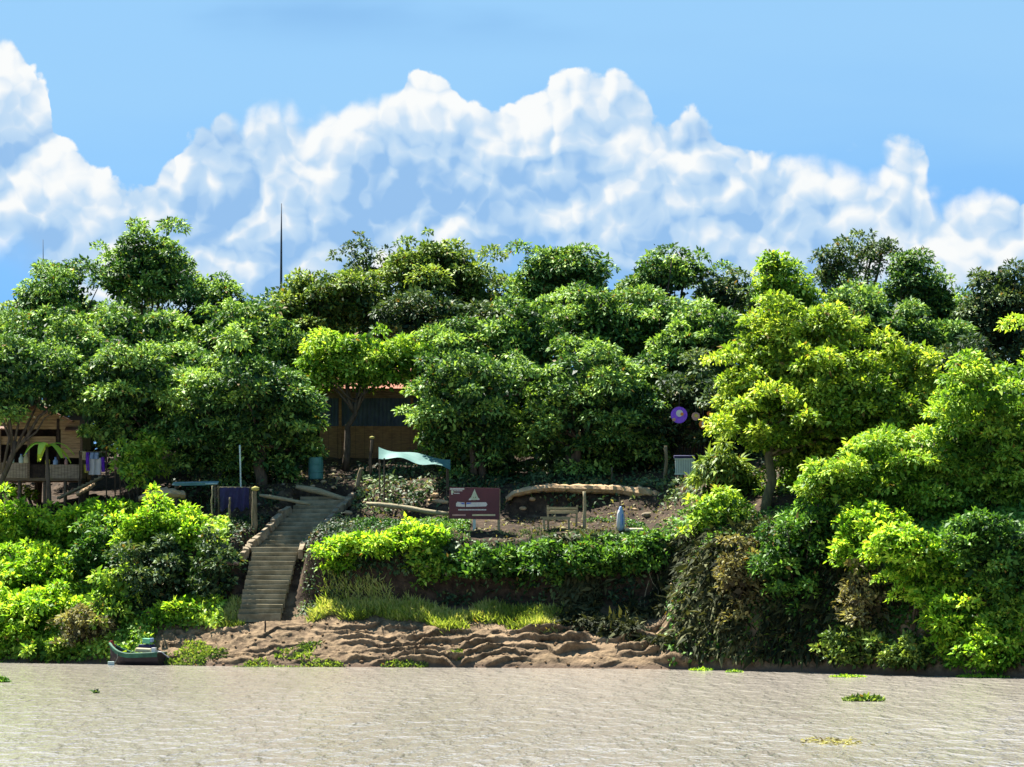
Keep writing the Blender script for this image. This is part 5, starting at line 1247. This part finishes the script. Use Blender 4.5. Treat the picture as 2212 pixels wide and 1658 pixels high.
# ------------------------------------------------------------------ floating plants and drift
def water_point(v): return CAMZ * FU / (v - HV) - CAMD


def hyacinth(label, u, v, wu, n, seed, lf='bank', hh=0.28, dpx=1.0):
    g = np.random.default_rng(seed); Y = water_point(v); k_ = (CAMD + Y) / FU; c = Vector(((u - CU) * k_, Y, 0)); rx = wu * k_ / 2
    root = empty('floating_plants', c, label, 'floating plants', 'clumps of plants on the water')
    r_ = np.sqrt(g.random(n)); a_ = g.uniform(0, 6.28, n); P_ = np.stack([c.x + r_ * np.cos(a_) * rx, c.y + r_ * np.sin(a_) * rx * dpx, np.full(n, 0.0)], -1)
    a = np.stack([g.normal(0, 0.6, n), g.normal(0, 0.6, n), g.uniform(0.3, 1.2, n)], -1); L = g.uniform(0.4, 1, n) * hh * (1.15 - 0.6 * r_)
    V_ = leaf_quads(P_, a, g.normal(0, 0.4, (n, 3)) + np.array([0, -0.3, 0.8]), L, L * 0.5); F = np.arange(len(V_)).reshape(-1, 4)
    np_mesh('leaves', V_, F, LM[lf], root, {'rnd': g.random(n), 'tint': g.random(n)})
    vs = [(c.x + math.cos(t) * rx * g.uniform(0.75, 1.0), c.y + math.sin(t) * rx * dpx * g.uniform(0.75, 1.0), 0.012) for t in np.linspace(0, 2 * math.pi, 20, False)]
    vs2 = [(x, y, -0.05) for x, y, z in vs]
    MB().quadmesh(vs + vs2, [tuple(range(20)), tuple(range(20, 40))[::-1]] + [(i, i + 20, (i + 1) % 20 + 20, (i + 1) % 20) for i in range(20)]).build('root_mat', M_WOODD, root)


hyacinth('drifting clump of dark water plants in open water at right', 1866, 1515, 92, 420, 1, 'olive', 0.34, 0.7)
hyacinth('clump of water plants cut by the left edge of the picture', -2, 1474, 46, 260, 2, 'bank', 0.34)
hyacinth('flat bright green plant mat close to the right bank', 1832, 1463, 80, 380, 3, 'bright', 0.16)
hyacinth('small green plant mat below the shaded bank', 1515, 1449, 52, 240, 4, 'bright', 0.20)
hyacinth('second small green plant mat below the shaded bank', 1585, 1453, 40, 160, 5, 'fresh', 0.18)
hyacinth('green plant mat at the waterline in the right corner', 2130, 1463, 130, 700, 6, 'bright', 0.22)
hyacinth('low green plant mat at the waterline left of the boat', 110, 1430, 190, 700, 7, 'bank', 0.16, 0.5)
hyacinth('thin weed mat at the foot of the mud below the stairs', 600, 1441, 200, 600, 8, 'olive', 0.14, 0.3)
hyacinth('tiny dark twig clump in open water at left', 207, 1498, 14, 30, 9, 'dusk', 0.28)


def drift():
    g = np.random.default_rng(15); Y = water_point(1603); k_ = (CAMD + Y) / FU; n = 170; vs = []
    P_ = np.stack([(1795 - CU) * k_ + g.normal(0, 0.33, n), Y + g.normal(0, 0.8, n), np.full(n, 0.015)], -1)
    V_ = leaf_quads(P_, g.normal(0, 1, (n, 3)) * np.array([1, 1, 0.15]), np.tile([0, 0, 1.0], (n, 1)) + g.normal(0, 0.1, (n, 3)), g.uniform(0.1, 0.22, n), g.uniform(0.05, 0.10, n))
    o = np_mesh('floating_leaves', V_, np.arange(len(V_)).reshape(-1, 4), LM['dry'], None, {'rnd': g.random(n), 'tint': g.random(n)})
    tag(o, 'patch of brownish dead leaves drifting at lower right', 'leaves', kind='stuff')


drift()
